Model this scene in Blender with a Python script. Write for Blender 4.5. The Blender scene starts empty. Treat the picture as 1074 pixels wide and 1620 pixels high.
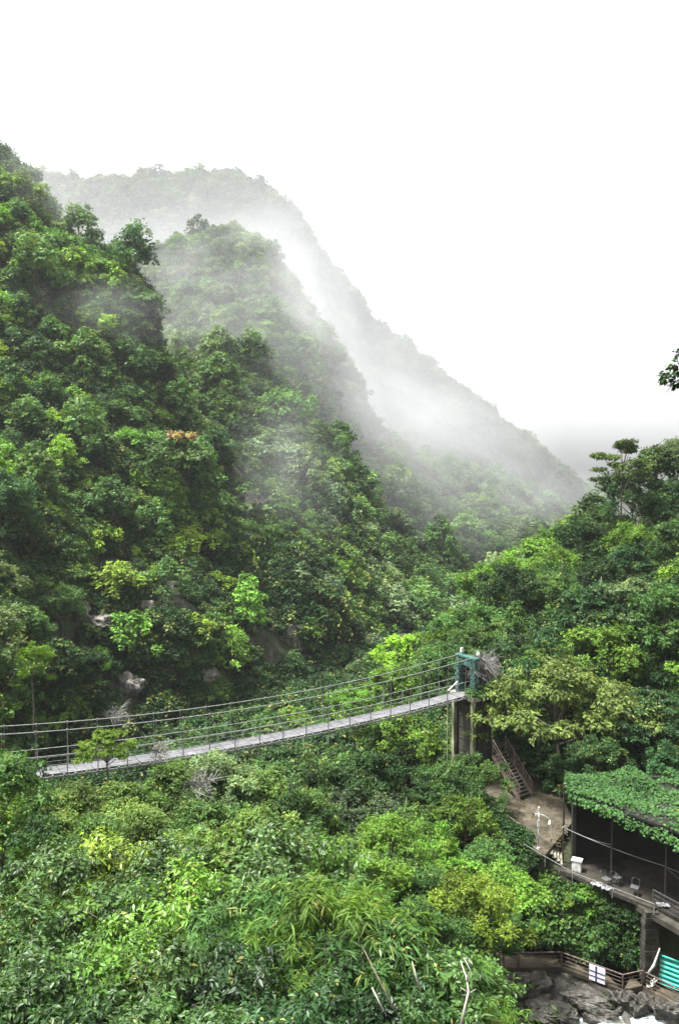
import bpy, math, random
import numpy as np
from mathutils import Vector, Matrix

# ------------------------------------------------------------------ camera, sky, sun, exposure
scene = bpy.context.scene
CAMZ = 34.0                       # camera stands 34 m above the gorge floor
F, CX, CY = 1260.0, 537.0, 810.0
PITCH = math.atan(65 / F)
cam_d = bpy.data.cameras.new('camera')
cam = bpy.data.objects.new('camera', cam_d)
scene.collection.objects.link(cam)
cam.location = (0, 0, CAMZ)
cam.rotation_euler = (math.pi / 2 - PITCH, 0, 0)
cam_d.sensor_fit = 'VERTICAL'; cam_d.sensor_height = 36; cam_d.lens = 36 * F / 1620
cam_d.clip_start = 0.1; cam_d.clip_end = 6000
scene.camera = cam

SUN_EL, SUN_AZ = math.radians(68), math.radians(-95)     # azimuth measured from +Y towards +X
world = bpy.data.worlds.new('World'); scene.world = world; world.use_nodes = True
wn, wl = world.node_tree.nodes, world.node_tree.links
sky = wn.new('ShaderNodeTexSky'); sky.sky_type = 'NISHITA'; sky.sun_disc = False
sky.sun_elevation = SUN_EL; sky.sun_rotation = SUN_AZ; sky.air_density = 1.0; sky.dust_density = 4.0
hs = wn.new('ShaderNodeHueSaturation'); hs.inputs['Saturation'].default_value = 0.12
wl.new(sky.outputs[0], hs.inputs['Color']); wl.new(hs.outputs[0], wn['Background'].inputs[0])
wn['Background'].inputs[1].default_value = 0.12
sun_d = bpy.data.lights.new('sun', 'SUN'); sun_d.energy = 4.4; sun_d.angle = math.radians(9); sun_d.color = (1, .98, .95)
sun = bpy.data.objects.new('sun', sun_d); scene.collection.objects.link(sun)
sd = Vector((math.sin(SUN_AZ) * math.cos(SUN_EL), math.cos(SUN_AZ) * math.cos(SUN_EL), math.sin(SUN_EL)))
sun.rotation_euler = sd.to_track_quat('Z', 'Y').to_euler(); sun.location = (0, 0, 200)
scene.view_settings.view_transform = 'Standard'; scene.view_settings.look = 'None'
scene.view_settings.exposure = 1.72; scene.view_settings.gamma = 1.0
cy = scene.cycles
cy.use_denoising = True
cy.max_bounces = 6; cy.diffuse_bounces = 3; cy.glossy_bounces = 2; cy.transmission_bounces = 3
cy.transparent_max_bounces = 8; cy.volume_bounces = 1
cy.volume_step_rate = 3.0; cy.volume_max_steps = 128
cy.caustics_reflective = False; cy.caustics_refractive = False; cy.sample_clamp_indirect = 4

C = scene.collection
rng = np.random.default_rng(7)
R_ = random.Random(11)

# ------------------------------------------------------------------ geometry helpers
cp, sp = math.cos(PITCH), math.sin(PITCH)
def P(px, py, d):
    """world point seen at photo pixel (px,py), d metres ahead of the viewpoint"""
    x, y, z = (px - CX) / F, 1.0, -(py - CY) / F
    Y = y * cp + z * sp; Z = -y * sp + z * cp
    k = d / Y
    return np.array((x * k, d, Z * k + CAMZ))
def Z(px, z, d):
    """point on the bearing of pixel column px at height z (relative to the camera)"""
    v = (px - CX) / F
    return np.array((v * d * (cp if True else 1), d, z + CAMZ))
def proj(p):
    x, y, z = p[..., 0], p[..., 1], p[..., 2] - CAMZ
    yy = y * cp - z * sp; zz = y * sp + z * cp
    return CX + F * x / yy, CY - F * zz / yy

def hash3(ix, iy, iz, seed):
    h = (ix * 374761393 + iy * 668265263 + iz * 2147483647 + seed * 144269) & 0xffffffff
    h = ((h ^ (h >> 13)) * 1274126177) & 0xffffffff
    return ((h ^ (h >> 16)) & 0xffff) / 65535.0
def vnoise(p, seed=0):
    p = np.asarray(p, float); i = np.floor(p).astype(np.int64); f = p - i; f = f * f * (3 - 2 * f)
    r = 0
    for dx in (0, 1):
        for dy in (0, 1):
            for dz in (0, 1):
                w = (f[..., 0] if dx else 1 - f[..., 0]) * (f[..., 1] if dy else 1 - f[..., 1]) * (f[..., 2] if dz else 1 - f[..., 2])
                r = r + w * hash3(i[..., 0] + dx, i[..., 1] + dy, i[..., 2] + dz, seed)
    return r * 2 - 1
def fbm(p, o=4, seed=0):
    r, a = 0, 1.0
    for k in range(o):
        r = r + a * vnoise(np.asarray(p) * 2 ** k, seed + k); a *= .5
    return r

class MB:
    """collects geometry that becomes one mesh"""
    def __init__(s): s.v = []; s.f = []; s.n = 0; s.mi = []
    def add(s, v, f, m=0):
        v = np.asarray(v, float).reshape(-1, 3)
        s.v.append(v); s.f += [tuple(int(i) + s.n for i in q) for q in f]; s.mi += [m] * len(f); s.n += len(v)
    def box(s, c, size, ax=None, m=0):
        ax = np.eye(3) if ax is None else np.asarray(ax)
        h = np.asarray(size) / 2
        v = [np.asarray(c) + ax[0] * h[0] * a + ax[1] * h[1] * b + ax[2] * h[2] * e for e in (-1, 1) for b in (-1, 1) for a in (-1, 1)]
        s.add(v, [(0, 2, 3, 1), (4, 5, 7, 6), (0, 1, 5, 4), (2, 6, 7, 3), (0, 4, 6, 2), (1, 3, 7, 5)], m)
    def bar(s, a, b, w, h, m=0):
        a = np.asarray(a, float); b = np.asarray(b, float); u = b - a; L = np.linalg.norm(u); u /= L
        up = np.array((0, 0, 1.)) if abs(u[2]) < .95 else np.array((0, 1., 0))
        sd_ = np.cross(up, u); sd_ /= np.linalg.norm(sd_); t = np.cross(u, sd_)
        s.box((a + b) / 2, (L, w, h), (u, sd_, t), m)
    def tube(s, pts, r, n=6, m=0, cap=True):
        pts = np.asarray(pts, float); k = len(pts); r = np.broadcast_to(r, (k,))
        T = np.gradient(pts, axis=0); T /= np.linalg.norm(T, axis=1)[:, None] + 1e-9
        ref = np.array((0, 0, 1.)) if abs(T[0][2]) < .9 else np.array((1., 0, 0))
        V = []
        for i in range(k):
            a = np.cross(T[i], ref); a /= np.linalg.norm(a) + 1e-9; b = np.cross(T[i], a)
            for j in range(n):
                th = 2 * math.pi * j / n; V.append(pts[i] + r[i] * (math.cos(th) * a + math.sin(th) * b))
        fs = [(i * n + j, i * n + (j + 1) % n, (i + 1) * n + (j + 1) % n, (i + 1) * n + j) for i in range(k - 1) for j in range(n)]
        if cap: fs += [tuple(range(n))[::-1], tuple((k - 1) * n + j for j in range(n))]
        s.add(V, fs, m)
    def build(s, name, mats, parent=None, smooth=False, loc=None):
        me = bpy.data.meshes.new(name)
        V = np.concatenate(s.v)
        if loc is not None: V = V - np.asarray(loc)
        me.from_pydata(V.tolist(), [], s.f)
        for m in (mats if isinstance(mats, (list, tuple)) else [mats]): me.materials.append(m)
        if any(s.mi): me.polygons.foreach_set('material_index', s.mi)
        if smooth: me.polygons.foreach_set('use_smooth', [True] * len(me.polygons))
        me.update()
        o = bpy.data.objects.new(name, me); C.objects.link(o)
        if parent: o.parent = parent
        if loc is not None and parent is None: o.location = tuple(loc)
        return o
def tag(o, label=None, cat=None, group=None, kind=None):
    if label: o['label'] = label
    if cat: o['category'] = cat
    if group: o['group'] = group
    if kind: o['kind'] = kind
    return o
def empty(name, loc, label, cat, group=None, rz=0):
    o = bpy.data.objects.new(name, None); C.objects.link(o); o.location = tuple(map(float, loc)); o.rotation_euler = (0, 0, rz)
    o.empty_display_size = .3
    return tag(o, label, cat, group)

# ------------------------------------------------------------------ materials
def mat(name, col, rough=.8, col2=None, scale=3.0, col3=None, bump=0.0, spec=.3, metal=0.0, stretch=(1, 1, 1), lo=.42, hi=.6, bd=.05):
    m = bpy.data.materials.new(name); m.use_nodes = True
    n, l = m.node_tree.nodes, m.node_tree.links; b = n['Principled BSDF']
    b.inputs['Roughness'].default_value = rough; b.inputs['Specular IOR Level'].default_value = spec; b.inputs['Metallic'].default_value = metal
    b.inputs['Base Color'].default_value = (*col, 1)
    if col2:
        tc = n.new('ShaderNodeTexCoord'); mp = n.new('ShaderNodeMapping'); mp.inputs['Scale'].default_value = stretch
        l.new(tc.outputs['Object'], mp.inputs[0])
        nz = n.new('ShaderNodeTexNoise'); nz.inputs['Scale'].default_value = scale; nz.inputs['Detail'].default_value = 8; nz.inputs['Roughness'].default_value = .65
        l.new(mp.outputs[0], nz.inputs['Vector'])
        r = n.new('ShaderNodeValToRGB'); r.color_ramp.elements[0].position = lo; r.color_ramp.elements[1].position = hi
        r.color_ramp.elements[0].color = (*col, 1); r.color_ramp.elements[1].color = (*col2, 1)
        if col3:
            e = r.color_ramp.elements.new(min(.95, hi + .1)); e.color = (*col3, 1)
        l.new(nz.outputs[0], r.inputs[0]); l.new(r.outputs[0], b.inputs['Base Color'])
        if bump:
            bp = n.new('ShaderNodeBump'); bp.inputs['Strength'].default_value = bump; bp.inputs['Distance'].default_value = bd
            l.new(nz.outputs[0], bp.inputs['Height']); l.new(bp.outputs[0], b.inputs['Normal'])
    return m

def leaf_mat(name, rough=.5, trans=.32, spec=.22):
    """leaf colour = the object's own colour, varied leaf by leaf and tree by tree"""
    m = bpy.data.materials.new(name); m.use_nodes = True
    n, l = m.node_tree.nodes, m.node_tree.links; b = n['Principled BSDF']; out = n['Material Output']
    oi = n.new('ShaderNodeObjectInfo')
    at = n.new('ShaderNodeAttribute'); at.attribute_name = 'tint'
    hv = n.new('ShaderNodeHueSaturation')
    # hue from leaf tint, value from both
    mh = n.new('ShaderNodeMapRange'); mh.inputs['To Min'].default_value = .494; mh.inputs['To Max'].default_value = .516
    l.new(oi.outputs['Random'], mh.inputs['Value']); l.new(mh.outputs[0], hv.inputs['Hue'])
    mv = n.new('ShaderNodeMapRange'); mv.inputs['To Min'].default_value = .3; mv.inputs['To Max'].default_value = 1.95
    l.new(at.outputs['Fac'], mv.inputs['Value'])
    mr = n.new('ShaderNodeMapRange'); mr.inputs['To Min'].default_value = .7; mr.inputs['To Max'].default_value = 1.3
    ra = n.new('ShaderNodeMath'); ra.operation = 'FRACT'; rm = n.new('ShaderNodeMath'); rm.operation = 'MULTIPLY'; rm.inputs[1].default_value = 7.31
    l.new(oi.outputs['Random'], rm.inputs[0]); l.new(rm.outputs[0], ra.inputs[0]); l.new(ra.outputs[0], mr.inputs['Value'])
    mm = n.new('ShaderNodeMath'); mm.operation = 'MULTIPLY'; l.new(mv.outputs[0], mm.inputs[0]); l.new(mr.outputs[0], mm.inputs[1])
    l.new(mm.outputs[0], hv.inputs['Value'])
    ia = n.new('ShaderNodeAttribute'); ia.attribute_type = 'INSTANCER'; ia.attribute_name = 'leafcol'      # trees of the forest mass carry their colour per tree
    cm = n.new('ShaderNodeMix'); cm.data_type = 'RGBA'; l.new(oi.outputs['Alpha'], cm.inputs[0]); l.new(ia.outputs['Color'], cm.inputs['A']); l.new(oi.outputs['Color'], cm.inputs['B'])
    old = n.new('ShaderNodeMapRange'); old.inputs['From Min'].default_value = .93; old.inputs['From Max'].default_value = .97; l.new(at.outputs['Fac'], old.inputs['Value'])   # a few yellowed leaves
    om = n.new('ShaderNodeMix'); om.data_type = 'RGBA'; l.new(old.outputs[0], om.inputs[0]); l.new(cm.outputs['Result'], om.inputs['A']); om.inputs['B'].default_value = (.10, .10, .025, 1)
    l.new(om.outputs['Result'], hv.inputs['Color'])
    l.new(hv.outputs[0], b.inputs['Base Color'])
    b.inputs['Roughness'].default_value = rough; b.inputs['Specular IOR Level'].default_value = spec
    tr = n.new('ShaderNodeBsdfTranslucent')
    ty = n.new('ShaderNodeMix'); ty.data_type = 'RGBA'; ty.blend_type = 'MULTIPLY'; ty.inputs[0].default_value = 1
    l.new(hv.outputs[0], ty.inputs['A']); ty.inputs['B'].default_value = (1.7, 1.6, .5, 1)
    l.new(ty.outputs['Result'], tr.inputs['Color'])
    mx = n.new('ShaderNodeMixShader'); mx.inputs[0].default_value = trans
    l.new(b.outputs[0], mx.inputs[1]); l.new(tr.outputs[0], mx.inputs[2]); l.new(mx.outputs[0], out.inputs['Surface'])
    return m
M_leaf = leaf_mat('leaf', .55, .26, .15)
M_glossleaf = leaf_mat('glossy_leaf', .42, .2, .26)
M_bark = mat('bark', (.05, .042, .03), .9, (.13, .11, .085), 6, bump=.4, stretch=(3, 3, .6))
M_palebark = mat('pale_bark', (.26, .24, .19), .8, (.42, .4, .34), 5)
M_dry = mat('dry_twig', (.12, .115, .105), .9, (.22, .21, .2), 5)
M_rock = mat('rock', (.10, .095, .085), .85, (.36, .34, .31), 1.2, (.55, .53, .5), bump=.8, stretch=(1, 1, .5), lo=.35, hi=.62)
M_cliffrock = mat('cliff_rock', (.05, .05, .04), .9, (.17, .16, .14), .9, (.34, .32, .29), bump=1, bd=.5, stretch=(1, 1, .5), lo=.38, hi=.6)
M_soil = mat('forest_soil', (.018, .022, .010), .95, (.05, .06, .025), .35, (.09, .085, .06), bump=.8, bd=.6, lo=.4, hi=.62)
M_cliff = mat('mossy_cliff', (.02, .028, .012), .9, (.05, .055, .032), .45, (.12, .112, .09), bump=1, bd=1.2, stretch=(1, 1, .6), lo=.42, hi=.56)
M_wetstone = mat('wet_stone', (.03, .028, .022), .35, (.08, .074, .062), 1.5, (.17, .16, .145), bump=1, bd=.2)
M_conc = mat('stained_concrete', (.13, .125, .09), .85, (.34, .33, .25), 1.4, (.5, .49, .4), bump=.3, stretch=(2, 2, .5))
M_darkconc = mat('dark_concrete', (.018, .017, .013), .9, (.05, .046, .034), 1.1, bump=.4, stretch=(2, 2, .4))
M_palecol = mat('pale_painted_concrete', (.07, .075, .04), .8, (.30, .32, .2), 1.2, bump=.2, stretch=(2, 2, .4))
M_paving = mat('path_earth', (.025, .021, .013), .8, (.075, .062, .042), .9, (.13, .11, .08), bump=.5, lo=.38, hi=.6)
M_shade = mat('painted_shade', (.007, .008, .006), .9, (.014, .014, .010), 1.2, bump=.3)  # near-black colour painting in the shade inside the pavilion and gate arch
M_shadepave = mat('shade_painted_paving', (.009, .008, .006), .8, (.03, .025, .018), .8, bump=.4)  # floor colour darkened to imitate the shade under the pavilion roof
M_deck = mat('pale_deck_board', (.09, .09, .095), .6, (.16, .16, .168), 1.6, (.21, .21, .22), stretch=(1, 1, 1), lo=.3, hi=.6)
M_deckdark = mat('deck_frame_steel', (.12, .12, .115), .6, (.2, .2, .19), 3)
M_steel = mat('galvanised_steel', (.20, .215, .2), .45, (.33, .34, .32), 4, metal=.5)
M_pipe = mat('grey_painted_pipe', (.10, .105, .10), .5, (.17, .175, .165), 6)
M_cable = mat('wire_rope', (.16, .17, .155), .5, (.26, .27, .25), 8, metal=.4)
M_wood = mat('weathered_brown_rail', (.07, .052, .042), .7, (.16, .12, .10), 5, stretch=(1, 1, 1))
M_net = mat('teal_net', (.018, .06, .05), .85, (.05, .13, .11), 6)
M_white = mat('white_paint', (.38, .38, .35), .6, (.62, .62, .59), 4)
M_lampglass = mat('lamp_glass', (.85, .85, .8), .2)
M_iron = mat('rusty_iron', (.02, .018, .015), .6, (.05, .035, .025), 12)
M_teal = mat('teal_plastic', (.02, .27, .21), .35, (.045, .38, .30), 2, spec=.5)
M_sign = mat('sign_sheet', (.62, .6, .66), .5, (.72, .7, .76), 3)
M_signblue = mat('sign_blue', (.03, .035, .12), .5)
M_black = mat('dark_cable', (.02, .02, .02), .6)
M_greywire = mat('grey_wire', (.22, .22, .21), .6)
M_slate = mat('grey_plastic', (.05, .052, .055), .5, (.09, .09, .09), 5)
M_tarp = mat('dirty_tarp', (.10, .10, .10), .6, (.25, .25, .26), 5)

# ------------------------------------------------------------------ terrain
def catmull(a, n):
    """resample rows (k,...) to n rows with a monotone-ish cubic"""
    k = len(a); t = np.linspace(0, k - 1, n); i = np.clip(np.floor(t).astype(int), 0, k - 2); f = (t - i)
    p0 = a[np.clip(i - 1, 0, k - 1)]; p1 = a[i]; p2 = a[i + 1]; p3 = a[np.clip(i + 2, 0, k - 1)]
    f = f.reshape((-1,) + (1,) * (a.ndim - 1))
    return p1 + .5 * f * (p2 - p0 + f * (2 * p0 - 5 * p1 + 4 * p2 - p3 + f * (3 * (p1 - p2) + p3 - p0))) * 1.0
SHEETS = {}
def sheet(name, rows, nr, nc, amp, scale, seed, material, fixed=0):
    G = np.array(rows, float)                       # (rows, cols, 3)
    G = catmull(G, nr); G = np.swapaxes(catmull(np.swapaxes(G, 0, 1), nc), 0, 1)
    du = np.gradient(G, axis=1); dv = np.gradient(G, axis=0); N = np.cross(du, dv); N /= np.linalg.norm(N, axis=2)[..., None] + 1e-9
    disp = (fbm(G / scale, 4, seed) * amp)[..., None]
    G = G + N * disp
    me = bpy.data.meshes.new(name)
    idx = np.arange(nr * nc).reshape(nr, nc)
    q = np.stack([idx[:-1, :-1], idx[:-1, 1:], idx[1:, 1:], idx[1:, :-1]], -1).reshape(-1, 4)
    me.from_pydata(G.reshape(-1, 3).tolist(), [], q.tolist()); me.materials.append(material)
    me.polygons.foreach_set('use_smooth', [True] * len(q)); me.update()
    o = bpy.data.objects.new(name, me); C.objects.link(o); tag(o, kind='structure')
    SHEETS[name] = G
    return o
LO = -36
def B(*c): return [P(*a) for a in c]
# left wall with its near spur
pxs = [-500, -200, 0, 60, 120, 200, 250, 320, 420, 540]
A0 = [Z(p, LO, d) for p, d in zip(pxs, [58, 70, 78, 82, 86, 92, 96, 102, 112, 125])]
A1 = B((-500, 1000, 64), (-200, 1000, 77), (0, 1000, 85), (60, 1000, 89), (120, 1000, 94), (200, 1000, 101), (250, 1000, 105), (320, 1000, 112), (420, 1010, 123), (540, 1040, 137))
A2 = B((-500, 830, 78), (-200, 830, 92), (0, 830, 100), (60, 830, 105), (120, 830, 110), (200, 830, 118), (250, 840, 123), (320, 850, 131), (420, 880, 141), (540, 960, 150))
A3 = B((-500, 560, 105), (-200, 600, 118), (0, 620, 128), (60, 630, 132), (120, 640, 138), (200, 650, 145), (250, 690, 148), (320, 760, 149), (420, 830, 152), (540, 920, 158))
A4 = B((-500, -50, 200), (-200, 140, 195), (0, 300, 190), (60, 385, 186), (120, 415, 182), (195, 460, 176), (240, 575, 165), (310, 705, 156), (415, 805, 158), (540, 905, 162))
A5 = [np.array((p[0] * 1.3 - 10, p[1] + 75, LO + CAMZ)) for p in A4]
sheet('left_hillside', [A0, A1, A2, A3, A4, A5], 130, 170, 2.2, 11, 3, M_cliff)
# main hill behind
bc = [(150, 300, 150), (300, 300, 120), (400, 0, 118), (500, 0, 122), (600, 0, 140), (700, 0, 165), (800, 0, 215), (900, 0, 300), (1020, 0, 380)]
B0 = [Z(p, LO, d) for p, _, d in bc]
B1 = B((150, 800, 168), (300, 850, 150), (400, 850, 142), (480, 880, 140), (600, 940, 160), (700, 960, 185), (800, 930, 230), (890, 900, 300), (1020, 880, 380))
B2 = B((150, 650, 205), (300, 700, 185), (400, 700, 185), (490, 760, 185), (590, 845, 205), (695, 875, 230), (795, 870, 270), (890, 865, 330), (1020, 865, 400))
B3 = B((150, 540, 260), (300, 530, 240), (400, 530, 240), (480, 610, 240), (590, 760, 255), (690, 810, 280), (795, 825, 310), (890, 842, 360), (1020, 852, 420))
B4 = B((150, 500, 320), (290, 440, 330), (370, 408, 335), (440, 455, 322), (600, 708, 310), (690, 755, 330), (790, 778, 350), (885, 822, 390), (1020, 840, 440))
B5 = [np.array((p[0] * 1.15, p[1] + 80, LO + CAMZ)) for p in B4]
sheet('main_hillside', [B0, B1, B2, B3, B4, B5], 110, 150, 4.0, 22, 9, M_soil)
# misty ridge at the back
rc = [(-500, 300), (-150, 330), (20, 318), (100, 318), (190, 325), (260, 322), (330, 312), (390, 330), (440, 370), (500, 450), (560, 515), (640, 575), (720, 628), (780, 680), (830, 722), (890, 780), (945, 790), (1100, 775), (1400, 760)]
rd = [520, 520, 520, 520, 520, 520, 525, 525, 530, 535, 540, 550, 560, 570, 580, 620, 900, 1000, 1000]
C0 = [Z(p, LO, d * .62) for (p, y), d in zip(rc, rd)]
C1 = [P(p, y + (760 - y) * .55 if y < 740 else y + 12, d * .82) for (p, y), d in zip(rc, rd)]
C2 = [P(p, y, d) for (p, y), d in zip(rc, rd)]
C3 = [np.array((p[0] * 1.2, p[1] * 1.25, LO + CAMZ)) for p in C2]
sheet('misty_ridge', [C0, C1, C2, C3], 90, 190, 7, 45, 21, M_soil)
# right bank behind the tower, stairs and pavilion
D0 = [Z(620, -36, 64), Z(700, -30, 62), Z(760, -25, 61), Z(830, -22.9, 58), Z(900, -22.9, 56), Z(980, -23.6, 55), Z(1060, -23.6, 54), Z(1200, -23, 52), Z(1600, -22, 48)]
D1 = B((620, 1190, 75), (700, 1150, 70), (760, 1120, 67), (830, 1145, 62), (900, 1160, 60), (980, 1165, 58), (1060, 1165, 56), (1200, 1150, 54), (1600, 1150, 50))
D2 = B((620, 1120, 95), (700, 1080, 86), (760, 1040, 82), (830, 1010, 80), (900, 990, 78), (980, 980, 74), (1060, 970, 72), (1200, 950, 70), (1600, 900, 66))
D3 = B((620, 1100, 110), (700, 1060, 104), (770, 1010, 100), (830, 960, 102), (900, 920, 107), (980, 895, 102), (1060, 860, 96), (1200, 790, 95), (1600, 700, 90))
D4 = [np.array((p[0] * 1.2, p[1] + 40, LO + CAMZ)) for p in D3]
sheet('right_hillside', [D0, D1, D2, D3, D4], 70, 100, 1.0, 9, 31, M_soil)
# terraced flank under the path: foot, slope, terrace edge, terrace back
F0 = [Z(560, -33, 47), Z(640, -32, 46.5), Z(700, -31, 46), Z(760, -29, 45.6), Z(820, -27.75, 45.1), Z(880, -27.75, 44.9), Z(950, -27.75, 43.8), Z(1030, -27.75, 42.65), Z(1100, -27.75, 41.9), Z(1400, -27.7, 39)]
F1 = [Z(560, -32, 51), Z(640, -30.5, 51), Z(700, -28, 50.5), Z(760, -25.6, 50), Z(820, -25, 47.8), Z(880, -25.2, 46.2), Z(950, -25.4, 45), Z(1030, -25.5, 43.1), Z(1100, -25.5, 42.0), Z(1400, -25, 39.3)]
F2 = [Z(560, -31, 56), Z(640, -28.5, 55.5), Z(700, -25.5, 55), Z(752, -22.95, 54.6), Z(828, -22.75, 48.6), Z(872, -23.05, 47.0), Z(940, -23.75, 45.6), Z(1030, -23.75, 43.3), Z(1100, -23.75, 42.2), Z(1400, -23.6, 40)]
F3 = [Z(560, -33, 66), Z(640, -30, 64), Z(700, -26, 62), Z(760, -22.95, 60), Z(850, -22.85, 58), Z(892, -22.9, 57), Z(960, -23.75, 56), Z(1040, -23.75, 56), Z(1100, -23.75, 56), Z(1400, -23.6, 56)]
sheet('terrace_slope', [F0, F1, F2, F3], 50, 100, .12, 2.5, 41, M_soil)
# near bank and gorge floor, as a height function over the plan
def ground(x, y):
    x = np.asarray(x, float); y = np.asarray(y, float)
    ys = np.interp(x, [-60, -30, -8, 25, 40], [66, 60, 52, 43, 41])
    t = np.clip((y - 2) / (ys - 2), 0, 1)
    fl = np.interp(x, [-20, 0, 10, 30], [-32.5, -31.5, -29.6, -29.0])
    near = -9.5
    z = near + (fl - near) * t ** 1.35
    side = np.clip((x / np.maximum(y, 3) - .10) / .18, 0, 1); side = side * side * (3 - 2 * side)
    z = z + (fl - z) * side * np.clip((y - 6) / 10, 0, 1)
    return z + CAMZ
xs = np.linspace(-70, 75, 190); ys_ = np.linspace(-25, 150, 220)
XX, YY = np.meshgrid(xs, ys_)
ZZ = ground(XX, YY); ZZ = ZZ + fbm(np.stack([XX, YY, ZZ * 0], -1) / 5, 3, 5) * .35 - np.clip((YY - 66) / 9, 0, 1) * 1.2
G = np.stack([XX, YY, ZZ], -1)
me = bpy.data.meshes.new('near_bank'); idx = np.arange(G.shape[0] * G.shape[1]).reshape(G.shape[:2])
q = np.stack([idx[:-1, :-1], idx[:-1, 1:], idx[1:, 1:], idx[1:, :-1]], -1).reshape(-1, 4)
me.from_pydata(G.reshape(-1, 3).tolist(), [], q.tolist()); me.materials.append(M_soil); me.polygons.foreach_set('use_smooth', [True] * len(q))
o = bpy.data.objects.new('near_bank', me); C.objects.link(o); tag(o, kind='structure'); SHEETS['near_bank'] = G
mb = MB(); mb.add([(-3000, -3000, CAMZ + LO - .2), (3000, -3000, CAMZ + LO - .2), (3000, 3000, CAMZ + LO - .2), (-3000, 3000, CAMZ + LO - .2)], [(0, 1, 2, 3)])
tag(mb.build('ground', M_soil), kind='structure')

# ------------------------------------------------------------------ foliage generators
def unit(a): return a / (np.linalg.norm(a, axis=-1, keepdims=True) + 1e-9)
def leaf_mesh(name, Pb, D, N, L, W, tint, material, detail=False, droop=.15):
    n = len(Pb); S = unit(np.cross(D, N)); L = np.broadcast_to(L, (n,))[:, None]; W = np.broadcast_to(W, (n,))[:, None]
    mid = Pb + D * L * .45
    dn = np.array((0, 0, -1.)) * L * droop
    if detail:
        V = np.stack([Pb, mid + S * W / 2 + N * W * .12, Pb + D * L + dn, mid - S * W / 2 + N * W * .12, mid - N * W * .05], 1)
        Q = np.array([[0, 1, 2, 4], [0, 4, 2, 3]]); k = 5
    else:
        V = np.stack([Pb, mid + S * W / 2, Pb + D * L + dn, mid - S * W / 2], 1)
        Q = np.array([[0, 1, 2, 3]]); k = 4
    F_ = (Q[None] + (np.arange(n) * k)[:, None, None]).reshape(-1, 4)
    me = bpy.data.meshes.new(name)
    V = V.reshape(-1, 3)
    me.vertices.add(len(V)); me.vertices.foreach_set('co', V.ravel())
    me.loops.add(F_.size); me.loops.foreach_set('vertex_index', F_.ravel().astype(np.int32))
    me.polygons.add(len(F_)); me.polygons.foreach_set('loop_start', (np.arange(len(F_)) * 4).astype(np.int32))
    me.update(calc_edges=True)
    a = me.attributes.new('tint', 'FLOAT', 'POINT'); a.data.foreach_set('value', np.repeat(tint, k).astype(np.float32))
    me.materials.append(material)
    return me
def sprays(g, cen, rad, ntw, nlf, L, W, up=.5, flat=.75, droop=.3, side=.9, spread=.5, t0=.35, outw=.7):
    """twigs leave each clump centre and carry leaves left and right; returns leaf arrays"""
    nc = len(cen); n = nc * ntw
    c = np.repeat(cen, ntw, 0); r = np.repeat(rad, ntw)
    v = unit(g.normal(size=(n, 3)) + np.array((0, 0, up)))
    tips = v * (r * g.uniform(.75, 1.12, n))[:, None] * np.array((1, 1, flat))
    tt = g.uniform(t0, 1.05, (n, nlf)); j = np.tile(np.arange(nlf) % 2 * 2 - 1, (n, 1))
    Pb = c[:, None] + tips[:, None] * tt[..., None]; Pb = Pb + g.normal(size=Pb.shape) * (r * .05)[:, None, None]
    d = unit(tips)[:, None].repeat(nlf, 1)
    upv = unit(v * outw + np.array((0, 0, 1.0)) + g.normal(size=v.shape) * .35)[:, None].repeat(nlf, 1)
    sdv = unit(np.cross(d, upv)) * j[..., None]
    D = unit(d * (1 - side * .4) + sdv * side + np.array((0, 0, -droop)) + g.normal(size=d.shape) * spread * .5)
    N = unit(upv + g.normal(size=d.shape) * spread); N = unit(N - D * (N * D).sum(-1, keepdims=True))
    LL = L * g.uniform(.6, 1.2, (n, nlf)); WW = W * LL / L
    ct = np.repeat(g.uniform(.2, .8, nc), ntw)[:, None] + g.normal(size=(n, nlf)) * .16 + g.normal(size=(n, 1)) * .08
    return Pb.reshape(-1, 3), D.reshape(-1, 3), N.reshape(-1, 3), LL.ravel(), WW.ravel(), np.clip(ct, 0, 1).ravel()
def dome(g, n, R, H, z0, skew=.6, low=.0):
    """clump centres spread through an uneven dome"""
    th = g.uniform(0, 2 * math.pi, n); u = g.uniform(0, 1, n) ** skew
    lob = 1 + .22 * np.sin(th * 2 + g.uniform(0, 6)) + .15 * np.sin(th * 3 + g.uniform(0, 6)) + .1 * np.sin(th * 5 + g.uniform(0, 6))
    rr = R * u * lob
    z = z0 + H * (np.sqrt(np.clip(1 - u ** 2, 0, 1)) * g.uniform(.55, 1.0, n) - low * g.uniform(0, 1, n) * u)
    return np.stack([rr * np.cos(th), rr * np.sin(th), z], -1)
def trunk_mb(g, H, r0, cen, nb=9, ext=6, bend=.3, twigs=0):
    mb = MB(); k = 7; zs = np.linspace(-ext, H * .8, k)
    off = np.cumsum(g.normal(size=(k, 2)) * bend * .35, 0); off -= off[1]
    pts = np.column_stack([off, zs]); rr = r0 * np.linspace(1.15, .3, k); mb.tube(pts, rr, 7)
    sel = g.choice(len(cen), min(nb, len(cen)), replace=False)
    for i in sel:
        c = cen[i]; zz = np.clip(c[2] * g.uniform(.35, .7), H * .15, H * .78)
        b = np.array([np.interp(zz, zs, pts[:, 0]), np.interp(zz, zs, pts[:, 1]), zz])
        m = (b + c) / 2 + np.array((0, 0, .1 * H * g.uniform(0, .6)))
        mb.tube([b, (b + m) / 2 + g.normal(size=3) * .05, m, c], np.array([.42, .34, .24, .1]) * r0, 5)
        for _ in range(twigs):
            e = c + unit(g.normal(size=3) + np.array((0, 0, .5))) * g.uniform(.4, 1.0) * (H / 8)
            mb.tube([m * .3 + c * .7, (c + e) / 2, e], np.array([.12, .08, .03]) * r0, 4)
    return mb
PROTO = {}
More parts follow.
